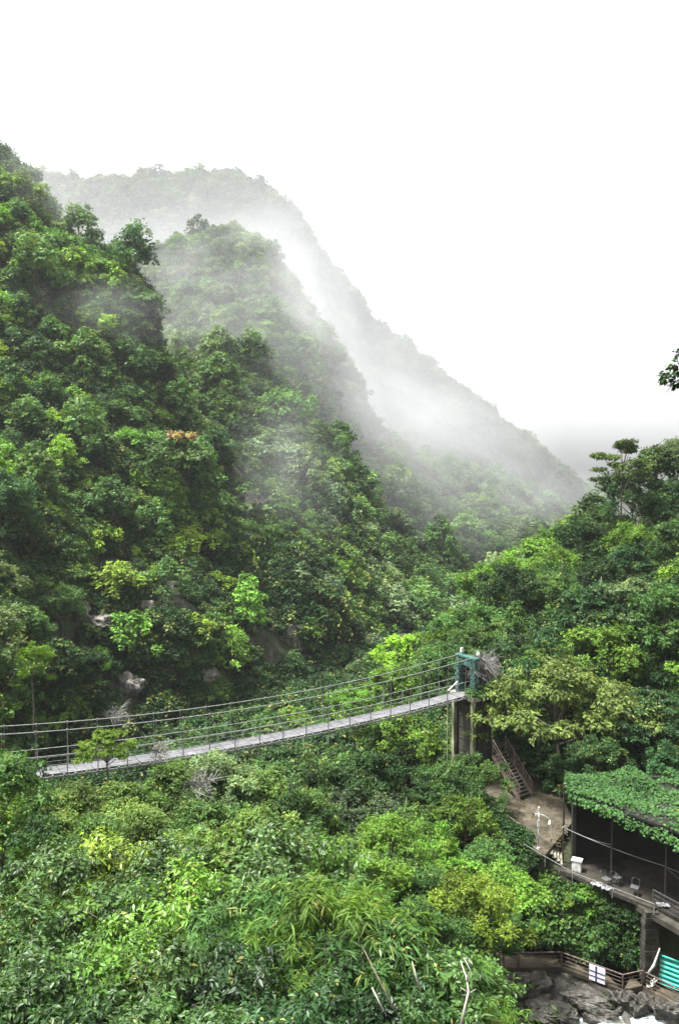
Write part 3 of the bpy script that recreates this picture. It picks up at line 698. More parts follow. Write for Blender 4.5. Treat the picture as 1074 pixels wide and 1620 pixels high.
# utility box
ub = onz(912, 1377, T2); bx = empty('utility_box', ub, 'white metal utility box with overhanging lid behind the pipe rail', 'utility box')
ra = .5; axr = (np.array((math.cos(ra), -math.sin(ra), 0)), np.array((math.sin(ra), math.cos(ra), 0)), Z1)
mb = MB(); mb.box(ub + Z1 * .31, (.52, .42, .62), axr); mb.build('body', M_white, bx, loc=ub)
mb = MB(); mb.box(ub + Z1 * .65, (.6, .5, .06), axr); mb.build('lid', M_white, bx, loc=ub)
mb = MB(); mb.box(ub - axr[1] * .216 + Z1 * .3, (.42, .012, .48), axr); mb.build('door', M_white, bx, loc=ub)
# chairs and litter behind the kerb
def chair(c, rz, label, m):
    t = empty('cafe_chair', c, label, 'chair', 'chairs stored behind the kerb', rz)
    def bb(name, fn):
        mb = MB(); fn(mb); return mb.build(name, m, t)
    bb('seat', lambda b: b.box((0, 0, .43), (.44, .42, .03)))
    bb('backrest', lambda b: b.tube([(-.21, .2, .43), (-.2, .27, .75), (0, .3, .86), (.2, .27, .75), (.21, .2, .43)], .02, 6))
    for x in (-.2, .2):
        for y in (-.18, .18): bb('leg', lambda b: b.tube([(x, y, .42), (x * 1.15, y * 1.15, 0)], .014, 5))
    return t
chair(onz(958, 1402, T2 + .02), .5, 'dark grey metal chair nearer the white utility box', M_slate)
chair(onz(975, 1399, T2 + .02), 2.2, 'dark grey metal chair turned towards the pavilion post', M_slate)
chair(onz(1003, 1415, T2 + .02), -.6, 'dark grey metal chair apart from the others, past the pavilion post', M_slate)
for i, (x, y, lab) in enumerate(((944, 1399, 'pale crumpled tarp piece on the kerb nearer the utility box'), (960, 1405, 'pale crumpled tarp piece on the kerb below the chairs'), (1048, 1432, 'flat grey board at the corner of the lower terrace'))):
    c = onz(x, y, T2 + .1); V = []; g2 = np.random.default_rng(i)
    for a in range(8):
        for b_ in range(8): V.append(c + np.array(((a - 3.5) * .085 * (1 + .1 * g2.uniform()), (b_ - 3.5) * .06, .06 * math.sin(a * 1.3 + i) * math.cos(b_ * 1.1) * (i < 2) + (.05 if i == 2 else .02) + g2.uniform(-.01, .01))))
    top = np.array(V); bot = top - Z1 * .03; mb = MB(); n = 64
    fs = [(a * 8 + b_, (a + 1) * 8 + b_, (a + 1) * 8 + b_ + 1, a * 8 + b_ + 1) for a in range(7) for b_ in range(7)]
    mb.add(np.concatenate([top, bot]), fs + [tuple(n + q for q in f[::-1]) for f in fs]); tag(mb.build('board' if i == 2 else 'tarp', M_tarp, loc=c), lab, 'board' if i == 2 else 'tarp')

# pavilion
RZ = -18.75
front = [onz(905, 1252, RZ), onz(965, 1276, RZ), onz(1050, 1308, RZ), onz(1160, 1350, RZ)]
pav = empty('pavilion', onz(965, 1395, T2), 'dark open-sided pavilion under a flat roof on slender steel posts', 'pavilion'); pl = np.array(pav.location)
back = [onz(907, 1234, RZ), onz(985, 1232, RZ), onz(1080, 1232, RZ), onz(1240, 1236, RZ)]
pts = front + back[::-1]; mb = MB(); n = len(pts); up = np.array((0, 0, 1.))
mb.add([p for p in pts] + [p - up * .12 for p in pts], [tuple(range(n)), tuple(range(2 * n - 1, n - 1, -1))] + [(i, i + n, (i + 1) % n + n, (i + 1) % n) for i in range(n)])
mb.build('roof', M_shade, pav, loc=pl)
mb = MB()
for a, b in zip(front[:-1], front[1:]): mb.bar(a + np.array((.2, .3, -.22)), b + np.array((.2, .3, -.22)), .1, .2)
mb.build('front_beam', M_iron, pav, loc=pl)
for (x, yb, ztop) in ((890, 1366, RZ + .25), (966, 1398, RZ - .1), (1051, 1432, RZ - .1), (1140, 1470, RZ - .1)):
    b = onz(x, yb, T2); t = b.copy(); t[2] = ztop + CAMZ; mb = MB(); mb.tube([b, t], .055, 8); mb.build('post', M_iron, pav, loc=pl)
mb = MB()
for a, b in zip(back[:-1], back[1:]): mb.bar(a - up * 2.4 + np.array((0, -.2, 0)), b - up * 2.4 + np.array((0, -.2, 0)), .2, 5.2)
mb.bar(front[0] - up * 2.4 + np.array((.3, .5, 0)), back[0] - up * 2.4, .2, 5.2)  # left end wall added to keep the pavilion interior dark
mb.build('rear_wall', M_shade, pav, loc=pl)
# slack wires between the posts
wr = empty('overhead_wire', onz(893, 1312, -20.9), 'grey slack wire looping across the front of the dark pavilion', 'wire'); wl_ = np.array(wr.location)
def wire(a, b, sag, r=.012, n=24): return [a * (1 - t) + b * t - Z1 * sag * 4 * t * (1 - t) for t in np.linspace(0, 1, n)]
pa, pb, pc = P(891, 1309, 46.0), P(1050, 1370, 42.6), P(1110, 1392, 41.5)
mb = MB(); mb.tube(wire(pa, pb, .12), .018, 5); mb.build('strand', M_greywire, wr, loc=wl_)
mb = MB(); mb.tube(wire(pa, P(965, 1336, 44.5), .1), .012, 5); mb.build('strand', M_greywire, wr, loc=wl_)
mb = MB(); mb.tube(wire(pb, pc, .05), .018, 5); mb.tube(wire(pb, P(1110, 1420, 41.5), .05), .01, 5); mb.build('strand', M_greywire, wr, loc=wl_)
mb = MB(); th = np.linspace(0, 4 * math.pi, 40); c = P(893, 1312, 45.9); mb.tube([c + np.array((.16 * math.cos(t), .02 * t / 6, .2 * math.sin(t))) for t in th], .014, 5)
tag(mb.build('wire_coil', M_greywire, loc=c), 'small coil of wire hung on the pavilion corner post', 'coil')

# walkway going down to the right
q0, q1 = onz(1032, 1436, T2), onz(1120, 1486, T2 - .25)
railing('walkway_railing', [q0, (q0 + q1) / 2, q1], 'dark four-rail railing of the walkway beyond the terrace corner', M_slate, h=1.0, rails=(1.0, .75, .5, .25), rr=.02)
mb = MB(); mb.bar(q0 - Z1 * .2 + np.array((0, .9, 0)), q1 - Z1 * .2 + np.array((0, .9, 0)), 1.9, .3); tag(mb.build('walkway', M_darkconc), kind='structure')
bs = empty('retaining_pillar', onz(1030, 1440, T2) + np.array((0, .2, -4)), 'dark stone pillar propping the corner of the terrace', 'pillar'); bsl = np.array(bs.location)
mb = MB(); g2 = np.random.default_rng(3)
for i in range(13):
    for j in range(2): mb.box(bsl + np.array((-.18 + j * .4 + g2.uniform(-.03, .03), g2.uniform(-.03, .03), .2 + i * .3)), (.38 + g2.uniform(-.03, .04), .7, .27))
mb.build('stonework', M_darkconc, bs, loc=bsl)
mb = MB(); mb.tube([P(1032, 1452, 41.9), P(1036, 1480, 41.8), P(1041, 1508, 41.7)], .022, 5); tag(mb.build('hanging_cable', M_greywire, loc=P(1032, 1452, 41.9)), 'pale cable hanging down the stone pillar to the teal sheet', 'cable')
# void behind the teal sheet: shadowed rear wall of the undercroft
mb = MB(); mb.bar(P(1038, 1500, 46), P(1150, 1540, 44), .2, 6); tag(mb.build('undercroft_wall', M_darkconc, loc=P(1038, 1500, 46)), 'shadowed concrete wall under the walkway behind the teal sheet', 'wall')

# lower path and its railing
PZ = -27.6
pl_ = [onz(790, 1530, PZ), onz(820, 1531, PZ), onz(888, 1530, PZ), onz(985, 1567, PZ), onz(1016, 1560, PZ), onz(1090, 1600, PZ), onz(1180, 1645, PZ)]
mb = MB()
for a, b in zip(pl_[:-1], pl_[1:]):
    d = unit(b - a); s = np.array((-d[1], d[0], 0)); V = [a, b, b + s * 1.5, a + s * 1.5]; V += [v - Z1 * .22 for v in V]; mb.add(V, [(0, 1, 2, 3), (7, 6, 5, 4), (0, 4, 5, 1), (1, 5, 6, 2), (2, 6, 7, 3), (3, 7, 4, 0)])
tag(mb.build('lower_path', M_paving), kind='structure')
railing('path_railing', [p + np.array((0, .06, 0)) for p in pl_], 'brown railing zigzagging along the lowest path above the stream', M_wood, h=.82, rails=(1.0, .75, .5, .25), rr=.02, pr=.07, toprr=.06)
# sign sheet tied to the railing
a_, b_ = onz(931, 1547, PZ), onz(955, 1556, PZ); sb = (a_ + b_) / 2 + np.array((0, -.08, .42))
d = unit(b_ - a_); sn = empty('notice_sheet', sb, 'white notice sheet with dark blue cross lines tied to the brown railing', 'sign'); axn = (d, np.array((-d[1], d[0], 0)), Z1)
mb = MB(); mb.box(sb, (.86, .02, .86), axn); mb.build('sheet', M_sign, sn, loc=sb)
mb = MB(); mb.box(sb - axn[1] * .016 + axn[0] * (-.05), (.09, .008, .84), axn)
for z in (.1, -.17): mb.box(sb - axn[1] * .022 + Z1 * z, (.85, .008, .045), axn)
mb.build('cross_line', M_signblue, sn, loc=sb)
# teal corrugated sheet and leaning white pole
cs = P(1055, 1530, 42.0); ts = empty('corrugated_sheet', cs, 'teal corrugated plastic sheet standing beside the lowest path', 'sheet')
mb = MB(); pa, pb = P(1033, 1507, 41.6), P(1100, 1532, 40.4); nrow = 36; H_ = 1.45
V = []; tf = []
for i in range(nrow + 1):
    t = i / nrow; off = .05 * math.sin(t * 6 * 2 * math.pi)
    for p in (pa, pb): V.append(p + np.array((.1 * t, -off - .3 * t, -H_ * t)))
n = len(V); V2 = [v + np.array((0, .02, 0)) for v in V]
fs = [(2 * i, 2 * i + 1, 2 * i + 3, 2 * i + 2) for i in range(nrow)]
mb.add(V + V2, fs + [tuple(n + q for q in f[::-1]) for f in fs]); mb.build('panel', M_teal, ts, loc=cs, smooth=True)
mb = MB(); mb.tube([pa + np.array((0, -.03, .02)), pb + np.array((0, -.03, .02))], .06, 8); mb.build('top_edge', M_teal, ts, loc=cs, smooth=True)
mb = MB(); mb.tube([P(1043, 1500, 41.2), P(1039, 1512, 41.2), P(1034, 1527, 41.2), P(1022, 1543, 41.3)], [.03, .05, .08, .06], 8); tag(mb.build('leaning_pole', M_white, True and None, True, loc=P(1022, 1543, 41.3)), 'white pole wrapped in cloth leaning over the path railing', 'pole')
mb = MB(); g2 = np.random.default_rng(8); c = P(1030, 1550, 41.4)
for i in range(7): mb.tube([c + g2.normal(size=3) * .18, c + g2.normal(size=3) * .2, c + g2.normal(size=3) * .22 - Z1 * .2], [.05, .06, .02], 6)
tag(mb.build('cloth_rag', M_white, loc=c), 'crumpled whitish rags heaped at the foot of the leaning pole', 'rag')
mb = MB(); mb.bar(P(1056, 1498, 43), P(1072, 1514, 42.8), .12, .05); tag(mb.build('loose_slat', M_white, loc=P(1064, 1505, 43)), 'short white slat lying in shadow behind the teal sheet', 'slat')

# ------------------------------------------------------------------ rocks and stream
def rock(c, size, seed, label, m=None, cat='rock', group=None):
    bm_n = 22; V = []; g2 = np.random.default_rng(seed); ph = np.linspace(0, math.pi, bm_n); th = np.linspace(0, 2 * math.pi, bm_n * 2, endpoint=False)
    for p_ in ph:
        for t in th: V.append((math.sin(p_) * math.cos(t), math.sin(p_) * math.sin(t), math.cos(p_)))
    V = np.array(V); V = np.sign(V) * np.abs(V) ** .75
    V = V * (1 + .38 * fbm(V * 1.6 + seed, 4, seed))[:, None]; V = np.round(V * 9) / 9 * .35 + V * .65
    n = len(th); fs = [(i * n + j, i * n + (j + 1) % n, (i + 1) * n + (j + 1) % n, (i + 1) * n + j) for i in range(bm_n - 1) for j in range(n)]
    mb = MB(); mb.add(V * np.array(size), fs); o = mb.build('rock', m or M_rock); o.location = tuple(c); o.rotation_euler = (0, 0, g2.uniform(-.5, .5))
    return tag(o, label, cat, group)
def sheet_hit(name, x, y):
    G = SHEETS[name]; a, b = proj(G); d = (a - x) ** 2 + (b - y) ** 2; d[int(G.shape[0] * .88):] = 1e9
    i = np.unravel_index(np.argmin(d), d.shape); return G[i]
rl = [('main_hillside', 382, 742, (2.2, 1.2, 3.2), 'pale bare rock face high between two tree crowns on the left wall'), ('left_hillside', 322, 1075, (2.2, 1.0, 1.6), 'pale cracked rock outcrop right behind the bridge cables'),
      ('left_hillside', 125, 968, (1.5, .8, 1.3), 'grey rock slab at the left end of the cliff'), ('left_hillside', 232, 970, (1.2, .8, 1.6), 'narrow grey rock rib showing through the cliff scrub'),
      ('left_hillside', 155, 987, (1.8, 1.2, .9), 'flat-topped grey ledge between two rock slabs on the cliff'), ('left_hillside', 205, 1085, (1.8, .9, 1.5), 'brownish rock bulge on the cliff above the left cable'),
      ('left_hillside', 455, 1010, (2.2, 1.0, 2.4), 'brown rock wall on the cliff above the middle of the bridge')]
for i, (sh, x, y, sz, lab) in enumerate(rl):
    rock(sheet_hit(sh, x, y) + np.array((.2, -.9, .3)), (sz[0] * .95, sz[1] * .9, sz[2] * .85), 30 + i, lab, M_cliffrock, group='rock outcrops on the cliff')
lab = ['long grey boulder under the notice sheet', 'flat pale stone at the foot of the path bank', 'dark wet boulder under the railing corner', 'pale worn boulder beside the bamboo-like leaves', 'broken rock slab below the zigzag of the railing', 'low wet stone at the edge of the white water', 'grey rock under the left end of the lower path', 'mossy rock by the foot of the teal sheet']
for i, (x, y, z, sz) in enumerate(((925, 1585, -28.4, (1.2, .5, .45)), (880, 1604, -28.7, (1.0, .7, .4)), (985, 1588, -28.3, (.7, .5, .7)), (850, 1600, -28.8, (.9, .8, .4)), (1015, 1590, -28.2, (.8, .5, .6)), (950, 1612, -28.9, (.9, .5, .5)), (840, 1560, -28.2, (1.2, .5, .6)), (1060, 1600, -28.0, (.9, .4, .5)))):
    rock(onz(x, y, z), sz, 60 + i, lab[i], M_wetstone, group='rocks along the stream')
# bank under the lower path
Gk = [[p + np.array((0, -.05, -.2)) for p in pl_], [p + np.array((0, -.5, -.9)) for p in pl_], [p + np.array((0, -1.6, -1.7)) for p in pl_]]
sheet('stream_bank', Gk, 24, 90, .22, 1.0, 51, M_wetstone)
# stream
def water_mat():
    m = mat('stream_water', (.05, .07, .06), .12, (.6, .65, .67), 2.2, (.8, .83, .85), bump=.8, stretch=(.5, 1, 1), lo=.38, hi=.68, spec=.6); return m
M_water = water_mat()
xs = np.linspace(-3, 24, 90); V = []; nn = 26
for x in xs:
    for j in range(nn):
        t = j / (nn - 1); yc = np.interp(x, [-3, 8, 15, 24], [46.5, 42.4, 40.6, 39.6]); zc = np.interp(x, [-3, 8, 12.5, 14, 16, 24], [-31.3, -29.7, -29.1, -28.75, -28.5, -28.4])
        y = yc + (t - .5) * 2.6; V.append((x, y, zc + CAMZ + .12 * float(vnoise(np.array((x * 1.6, y * 1.6, 0)), 4)) + .06 * float(vnoise(np.array((x * 5, y * 5, 0)), 5))))
mb = MB(); mb.add(V, [(i * nn + j, (i + 1) * nn + j, (i + 1) * nn + j + 1, i * nn + j + 1) for i in range(len(xs) - 1) for j in range(nn - 1)]); o = mb.build('stream', M_water, smooth=True); tag(o, kind='structure')

# ------------------------------------------------------------------ planted trees and shrubs, near to far
def tree(kind, x, ytop, d, s, tone, label, name='broadleaf_tree', cat='tree', group=None, sz=None, rz=None):
    p = P(x, ytop, d); zz = (sz or s) * PROTO[kind]['top']; base = p - np.array((0, 0, zz))
    return put(kind, name, base, s, GREEN[tone], label, cat, group, sz=sz, rz=(x * 7.31 + ytop * 3.7) % 6.28 if rz is None else rz)
GN = 'trees and bushes below the viewpoint'
T = tree
# our bank, closest first
for a in [
    ('near0', 20, 1530, 9.5, .75, 'mid', 'dark glossy bush filling the bottom left corner'),
    ('near1', 130, 1495, 10.5, .8, 'bright', 'glossy bush with fresh green tips near the bottom left corner'),
    ('near2', 245, 1490, 10.0, .8, 'mid', 'large-leaved bush between two glossy bushes at the bottom'),
    ('near3', 350, 1500, 10.5, .8, 'dark', 'bush of dark hanging leaves at the bottom, beside the long-leaved clump'),
    ('near0', 90, 1590, 8.2, .6, 'dark', 'low dark bush at the very bottom, left of centre'),
    ('near2', 210, 1600, 8.0, .6, 'mid', 'low bush cut off by the bottom edge under the large-leaved bush'),
    ('near1', 330, 1590, 8.2, .6, 'mid', 'low bush cut off by the bottom edge under the dark hanging leaves'),
    ('near3', 440, 1590, 8.6, .6, 'dark', 'low dark bush at the foot of the bamboo-like stems'),
    ('near1', 545, 1545, 9.6, .7, 'dark', 'dark glossy bush at the bottom edge under the canes'),
    ('near2', 640, 1570, 9.6, .6, 'mid', 'glossy bush at the bottom edge beside the white stem'),
    ('near2', 40, 1420, 14.5, .95, 'mid', 'dense tree at the left edge above the corner bush'),
    ('near1', 160, 1395, 15.5, 1.0, 'mid', 'broad glossy tree in the middle of the left undergrowth'),
    ('near3', 290, 1385, 15.0, 1.0, 'bright', 'light-tipped tree below the lone leafy shoots'),
    ('near0', 400, 1370, 15.5, 1.0, 'mid', 'tree with drooping shiny leaves left of the long-leaved clumps'),
    ('near2', 480, 1400, 14.5, .8, 'bright', 'bright young tree behind the bamboo-like leaves'),
    ('near1', 70, 1330, 21, 1.2, 'mid', 'round tree below the left end of the bridge'),
    ('near3', 150, 1318, 23, 1.2, 'yellow', 'yellow tipped tree in front of the olive scrub'),
    ('near0', 245, 1335, 22, 1.2, 'mid', 'even green tree right of the yellow tipped tree'),
    ('near2', 335, 1300, 21, 1.25, 'bright', 'tall tree with upright shoots below the bridge middle'),
    ('near1', 420, 1285, 21, 1.25, 'mid', 'tall tree with leaning shoots below the bridge middle'),
    ('near3', 500, 1340, 22, 1.0, 'bright', 'bright green tree at the right edge of the near thicket'),
    ]:
    T(*a, group=GN)
for a in [
    ('long0', 520, 1400, 12.0, .85, 'bright', 'arching clump of long pale leaves at the centre bottom'),
    ('long1', 455, 1385, 13.0, .8, 'mid', 'long-leaved clump leaning left from the centre'),
    ('long0', 590, 1470, 11.0, .85, 'mid', 'long-leaved clump on dark leaning canes'),
    ('near3', 670, 1490, 11.0, .8, 'mid', 'glossy-leaved clump around the forked white stem'),
    ('long0', 725, 1530, 11.5, .52, 'bright', 'feathery long-leaved clump at the right end of the thicket'),
    ('long1', 770, 1600, 11.0, .32, 'bright', 'small tuft of long leaves over the stream rocks'),
    ]:
    T(*a, name='bamboo_clump', cat='bamboo', group='long-leaved clumps at the bottom')
# olive scrub under the bridge
for a in [
    ('fine0', 110, 1243, 37, 1.0, 'olive', 'olive scrub tree just under the left end of the deck'),
    ('fine1', 190, 1232, 38, 1.0, 'olive', 'olive scrub tree beneath the small golden tree'),
    ('fine2', 270, 1205, 38.5, 1.05, 'olive', 'olive scrub tree touching the deck with dry twigs'),
    ('fine0', 345, 1192, 39, 1.1, 'pale', 'pale olive scrub tree under the middle of the deck'),
    ('fine1', 415, 1212, 39, 1.05, 'olive', 'olive scrub tree at the right end of the scrub belt'),
    ('fine2', 140, 1290, 34, 1.1, 'mid', 'green scrub tree in the second row under the deck end'),
    ('fine0', 230, 1275, 34, 1.1, 'olive', 'olive scrub tree in the second row, behind the even green tree'),
    ('fine1', 320, 1262, 34, 1.1, 'mid', 'green scrub tree in the second row under the deck middle'),
    ('fine2', 400, 1275, 33, 1.0, 'olive', 'olive scrub tree in the second row, right end'),
    ('fine0', 455, 1250, 38, .9, 'mid', 'feathery green scrub tree next to the shaded grove'),
    ('mid3', -22, 1140, 31, .85, 'bright', 'leafy tree hiding the left end of the bridge'),
    ('mid0', -25, 1180, 27, .7, 'mid', 'tree at the left edge in front of the bridge end'),
    ('mid1', 8, 1255, 29, .62, 'bright', 'round tree below the leafy tree at the left bridge end'),
    ('mid2', -50, 860, 62, .95, 'pale', 'pale tree leaning in from the left edge above the cables'),
    ('mid0', -30, 940, 58, .9, 'pale', 'silvery tree at the left edge level with the cliff slabs'),
    ('mid3', -10, 1010, 60, .75, 'mid', 'tree at the left edge just above the far cable'),
    ('mid1', 52, 1015, 66, .62, 'lime', 'lime green tree at the foot of the cliff, left of the scrub'),
    ]:
    T(*a, group='scrub and trees around the bridge')
T('layer1', 168, 1148, 40.5, .42, 'yellow', 'small golden green tree standing against the bridge rails', group='scrub and trees around the bridge')
# shaded grove between bridge and terrace
for a in [
    ('mid0', 520, 1205, 44, .8, 'dark', 'dark tree directly under the bridge deck'),
    ('mid1', 590, 1180, 49, .85, 'dark', 'dark tree under the deck, left of the pier'),
    ('mid2', 560, 1250, 42, .75, 'grey', 'grey-green tree with star-like leaves under the deck'),
    ('mid3', 650, 1170, 54, .85, 'dark', 'dark tree against the left face of the pier'),
    ('mid4', 640, 1270, 46, .8, 'mid', 'leafy tree in the hollow below the pier'),
    ('mid0', 700, 1215, 50, .75, 'mid', 'green tree at the foot of the pier columns'),
    ('mid2', 745, 1195, 52, .6, 'mid', 'small green tree between the pier and the staircase'),
    ('mid1', 480, 1300, 36, .75, 'mid', 'green tree at the left edge of the shaded hollow'),
    ('fine1', 550, 1325, 33, .9, 'bright', 'flat-topped bright tree in the hollow, left one'),
    ('fine2', 625, 1285, 37, .8, 'bright', 'flat-topped bright tree in the hollow, upper one'),
    ('fine0', 630, 1360, 34, .85, 'mid', 'vine-draped round tree in the middle of the hollow'),
    ('mid3', 700, 1300, 41, .62, 'bright', 'tree heaped with creepers left of the earth terrace'),
    ('mid4', 735, 1260, 46.5, .6, 'bright', 'creeper-covered mound at the corner of the earth terrace'),
    ('mid0', 770, 1330, 43.0, .6, 'mid', 'bushy tree right below the bent fence'),
    ('fine1', 660, 1420, 31, .9, 'mid', 'blue-green bush at the centre of the lower hollow'),
    ('fine0', 735, 1385, 33, .85, 'yellow', 'yellow-green bush at the centre right of the hollow'),
    ('mid2', 800, 1372, 39, .62, 'bright', 'olive bush under the lamp post slope'),
    ('fine2', 765, 1425, 35, .62, 'mid', 'green bush above the left end of the lowest path'),
    ('fine0', 590, 1430, 28, .7, 'bright', 'bright bush behind the dark leaning canes'),
    ('mid4', 735, 1470, 34, .55, 'dark', 'dark bush above the forked white stem'),
    ]:
    T(*a, group='trees in the hollow under the pier')
for a in [
    ('shrub0', 822, 1362, 46.4, .9, 'mid', 'leafy shrub just below the lamp post'),
    ('shrub1', 862, 1384, 45.7, .9, 'bright', 'bright shrub under the stone steps'),
    ('shrub2', 845, 1405, 45.2, 1.3, 'mid', 'shrub in the middle of the bank below the lamp post'),
    ('shrub0', 893, 1404, 45.0, .9, 'bright', 'bright shrub under the white utility box'),
    ('shrub1', 880, 1436, 44.6, 1.5, 'mid', 'big shrub in the middle of the bank under the utility box'),
    ('shrub2', 935, 1424, 44.4, .8, 'bright', 'bright shrub hanging under the kerb wall'),
    ('shrub0', 930, 1450, 43.9, 1.1, 'mid', 'shrub over the rail corner of the lowest path'),
    ('shrub1', 975, 1450, 43.3, 1.0, 'mid', 'shrub left of the stone pillar, upper one'),
    ('shrub2', 985, 1490, 42.8, 1.0, 'dark', 'dark shrub left of the stone pillar, lower one'),
    ('shrub0', 855, 1462, 44.6, 1.0, 'dark', 'dark shrub just above the lowest path railing'),
    ('shrub1', 960, 1575, 41.3, .8, 'bright', 'bright shrub growing from the rocks below the railing'),
    ('shrub0', 772, 1290, 49, .9, 'bright', 'grassy shrub at the outer corner of the earth terrace'),
    ]:
    T(*a, name='shrub', cat='shrub', group='shrubs on the bank under the terraces')
# right bank
for a in [
    ('layer0', 893, 1033, 55.5, 1.42, 'gold', 'wide golden-olive tree spreading above the staircase'),
    ('mid2', 960, 985, 62, 1.1, 'bright', 'light green dome-shaped tree behind the golden-olive tree'),
    ('layer1', 1000, 905, 66, 1.0, 'pale', 'tree with pale flat tiers of leaves halfway up the right bank'),
    ('mid0', 1060, 920, 62, 1.1, 'mid', 'large tree at the right edge beside the pale tiers'),
    ('layer1', 1040, 1080, 53, .95, 'blue', 'blue-green layered tree above the vine-covered roof'),
    ('mid1', 850, 1010, 66, .7, 'bright', 'small light tree at the left shoulder of the dome-shaped tree'),
    ('mid3', 905, 1175, 54, .62, 'dark', 'dark tree at the back corner of the earth terrace'),
    ('mid2', 945, 1165, 49.5, .5, 'dark', 'dark bushy tree drooping over the back of the vine roof'),
    ('mid3', 1050, 1170, 48.5, .5, 'blue', 'deep green tree drooping over the right part of the vine roof'),
    ('mid4', 1010, 1150, 54, .8, 'dark', 'dark tree in the shade behind the pavilion'),
    ('mid0', 1080, 1160, 50, .7, 'dark', 'dark tree at the right edge behind the pavilion roof'),
    ('mid2', 780, 890, 98, 1.25, 'bright', 'vine-draped tree at the left tip of the right bank'),
    ('mid1', 850, 840, 104, 1.35, 'bright', 'tall vine-draped tree on the crest of the right bank'),
    ('mid0', 925, 850, 96, 1.3, 'mid', 'broad tree below the crest, left of the flat-topped tree'),
    ('mid3', 920, 950, 82, .95, 'blue', 'blue-green tree column hung with vines'),
    ('mid4', 1010, 830, 88, 1.3, 'mid', 'broad tree under the flat-topped skyline tree'),
    ('mid2', 1070, 840, 84, 1.1, 'bright', 'tree at the right edge under the skyline trees'),
    ('mid1', 1035, 695, 97, 1.45, 'mid', 'tall dark-limbed skyline tree right of the flat-topped one'),
    ('mid0', 1090, 680, 95, 1.3, 'pale', 'highest skyline tree, cut by the right edge'),
    ('mid3', 1085, 760, 92, 1.1, 'mid', 'lower skyline tree at the right edge'),
    ('mid2', 650, 1000, 88, .95, 'lime', 'light green tree left of the gate tower, across the gorge'),
    ('mid1', 705, 985, 86, .9, 'lime', 'light green tree just behind the gate tower'),
    ('mid4', 620, 1050, 80, .85, 'bright', 'light tree behind the cables, left of the gate tower'),
    ('mid0', 560, 1085, 74, .8, 'bright', 'bright flat tree showing between the cables and the deck'),
    ('mid3', 670, 1070, 76, .7, 'mid', 'green tree between the cables close to the gate tower'),
    ('mid0', 790, 1000, 72, .9, 'mid', 'green tree right behind the dry bush'),
    ('mid4', 765, 960, 80, .9, 'yellow', 'yellow-green tree at the foot of the right bank'),
    ]:
    T(*a, group='trees of the right bank')
for a in [('mid2', 1000, 740, 98, 1.3, 'blue', 'dark vine-hung tree between the flat-topped tree and the tall skyline tree'), ('mid4', 955, 800, 100, 1.0, 'mid', 'low tree at the foot of the flat-topped skyline tree'), ('mid0', 1050, 770, 94, 1.3, 'mid', 'dense tree under the tall dark-limbed skyline tree'),
          ('hill1', 900, 815, 112, 1.1, 'bright', 'small light tree on the crest, left of the flat-topped tree'), ('hill3', 935, 780, 112, 1.1, 'mid', 'green tree poking above the crest left of the flat-topped tree')]:
    T(*a, group='trees of the right bank')
# flat-topped skyline tree with an open crown
make_tree('umbrella', 811, 4.3, 9.5, 5.6, 3.4, 30, 1.0, 40, 9, .34, .15, flat=.28, up=.15, low=1.3, nb=17, r0=.13)
T('umbrella', 985, 690, 92, .88, 'olive', 'flat-topped tree with an open crown against the white sky')
T('hill2', 288, 690, 128, 1.45, 'mid', 'large tree whose crown is tipped rusty pink, on the left wall')
make_tree('flower', 813, 1.9, 2, .6, .5, 12, .6, 24, 6, .34, .2, ext=.3, nb=5, low=.2)
b = P(284, 694, 126.5); put('flower', 'flowering_creeper', b - np.array((0, 0, .6)), 1.2, GREEN['rust'], 'rusty pink creeper flowering over the top of the large tree', 'creeper', parts=('crown',))
T('mid1', 245, 890, 112, .55, 'lime', 'small lime yellow tree half way up the left wall')

# branch reaching in at the right edge
g2 = np.random.default_rng(77); br = empty('overhanging_branch', P(1110, 590, 9), 'dark leafy branch reaching in from the right edge against the sky', 'branch'); bl_ = np.array(br.location)
cs_ = np.array([P(1070, 575, 9), P(1062, 592, 9), P(1052, 598, 9), P(1078, 560, 9.1), P(1090, 600, 9.1), P(1068, 606, 9)])
mb = MB(); mb.tube([P(3600, 300, 11), P(2200, 480, 10.4), P(1400, 545, 9.6), P(1110, 588, 9.1), P(1072, 590, 9), P(1046, 598, 9)], [.08, .05, .025, .013, .008, .003], 5); mb.tube([P(1090, 588, 9.05), P(1068, 604, 9), P(1052, 622, 9)], [.008, .006, .003], 5); mb.tube([P(1085, 589, 9.05), P(1072, 575, 9), P(1068, 560, 9)], [.008, .006, .003], 5); mb.build('limb', M_bark, br, loc=bl_)
a = sprays(g2, cs_ - bl_, np.full(len(cs_), .1), 12, 6, .06, .034, up=0, flat=.6, t0=.2)
me = leaf_mesh('foliage', *a[:3], a[3], a[4], a[5], M_leaf, True); o = bpy.data.objects.new('foliage', me); C.objects.link(o); o.parent = br; o.color = (*GREEN['dark'], 1)

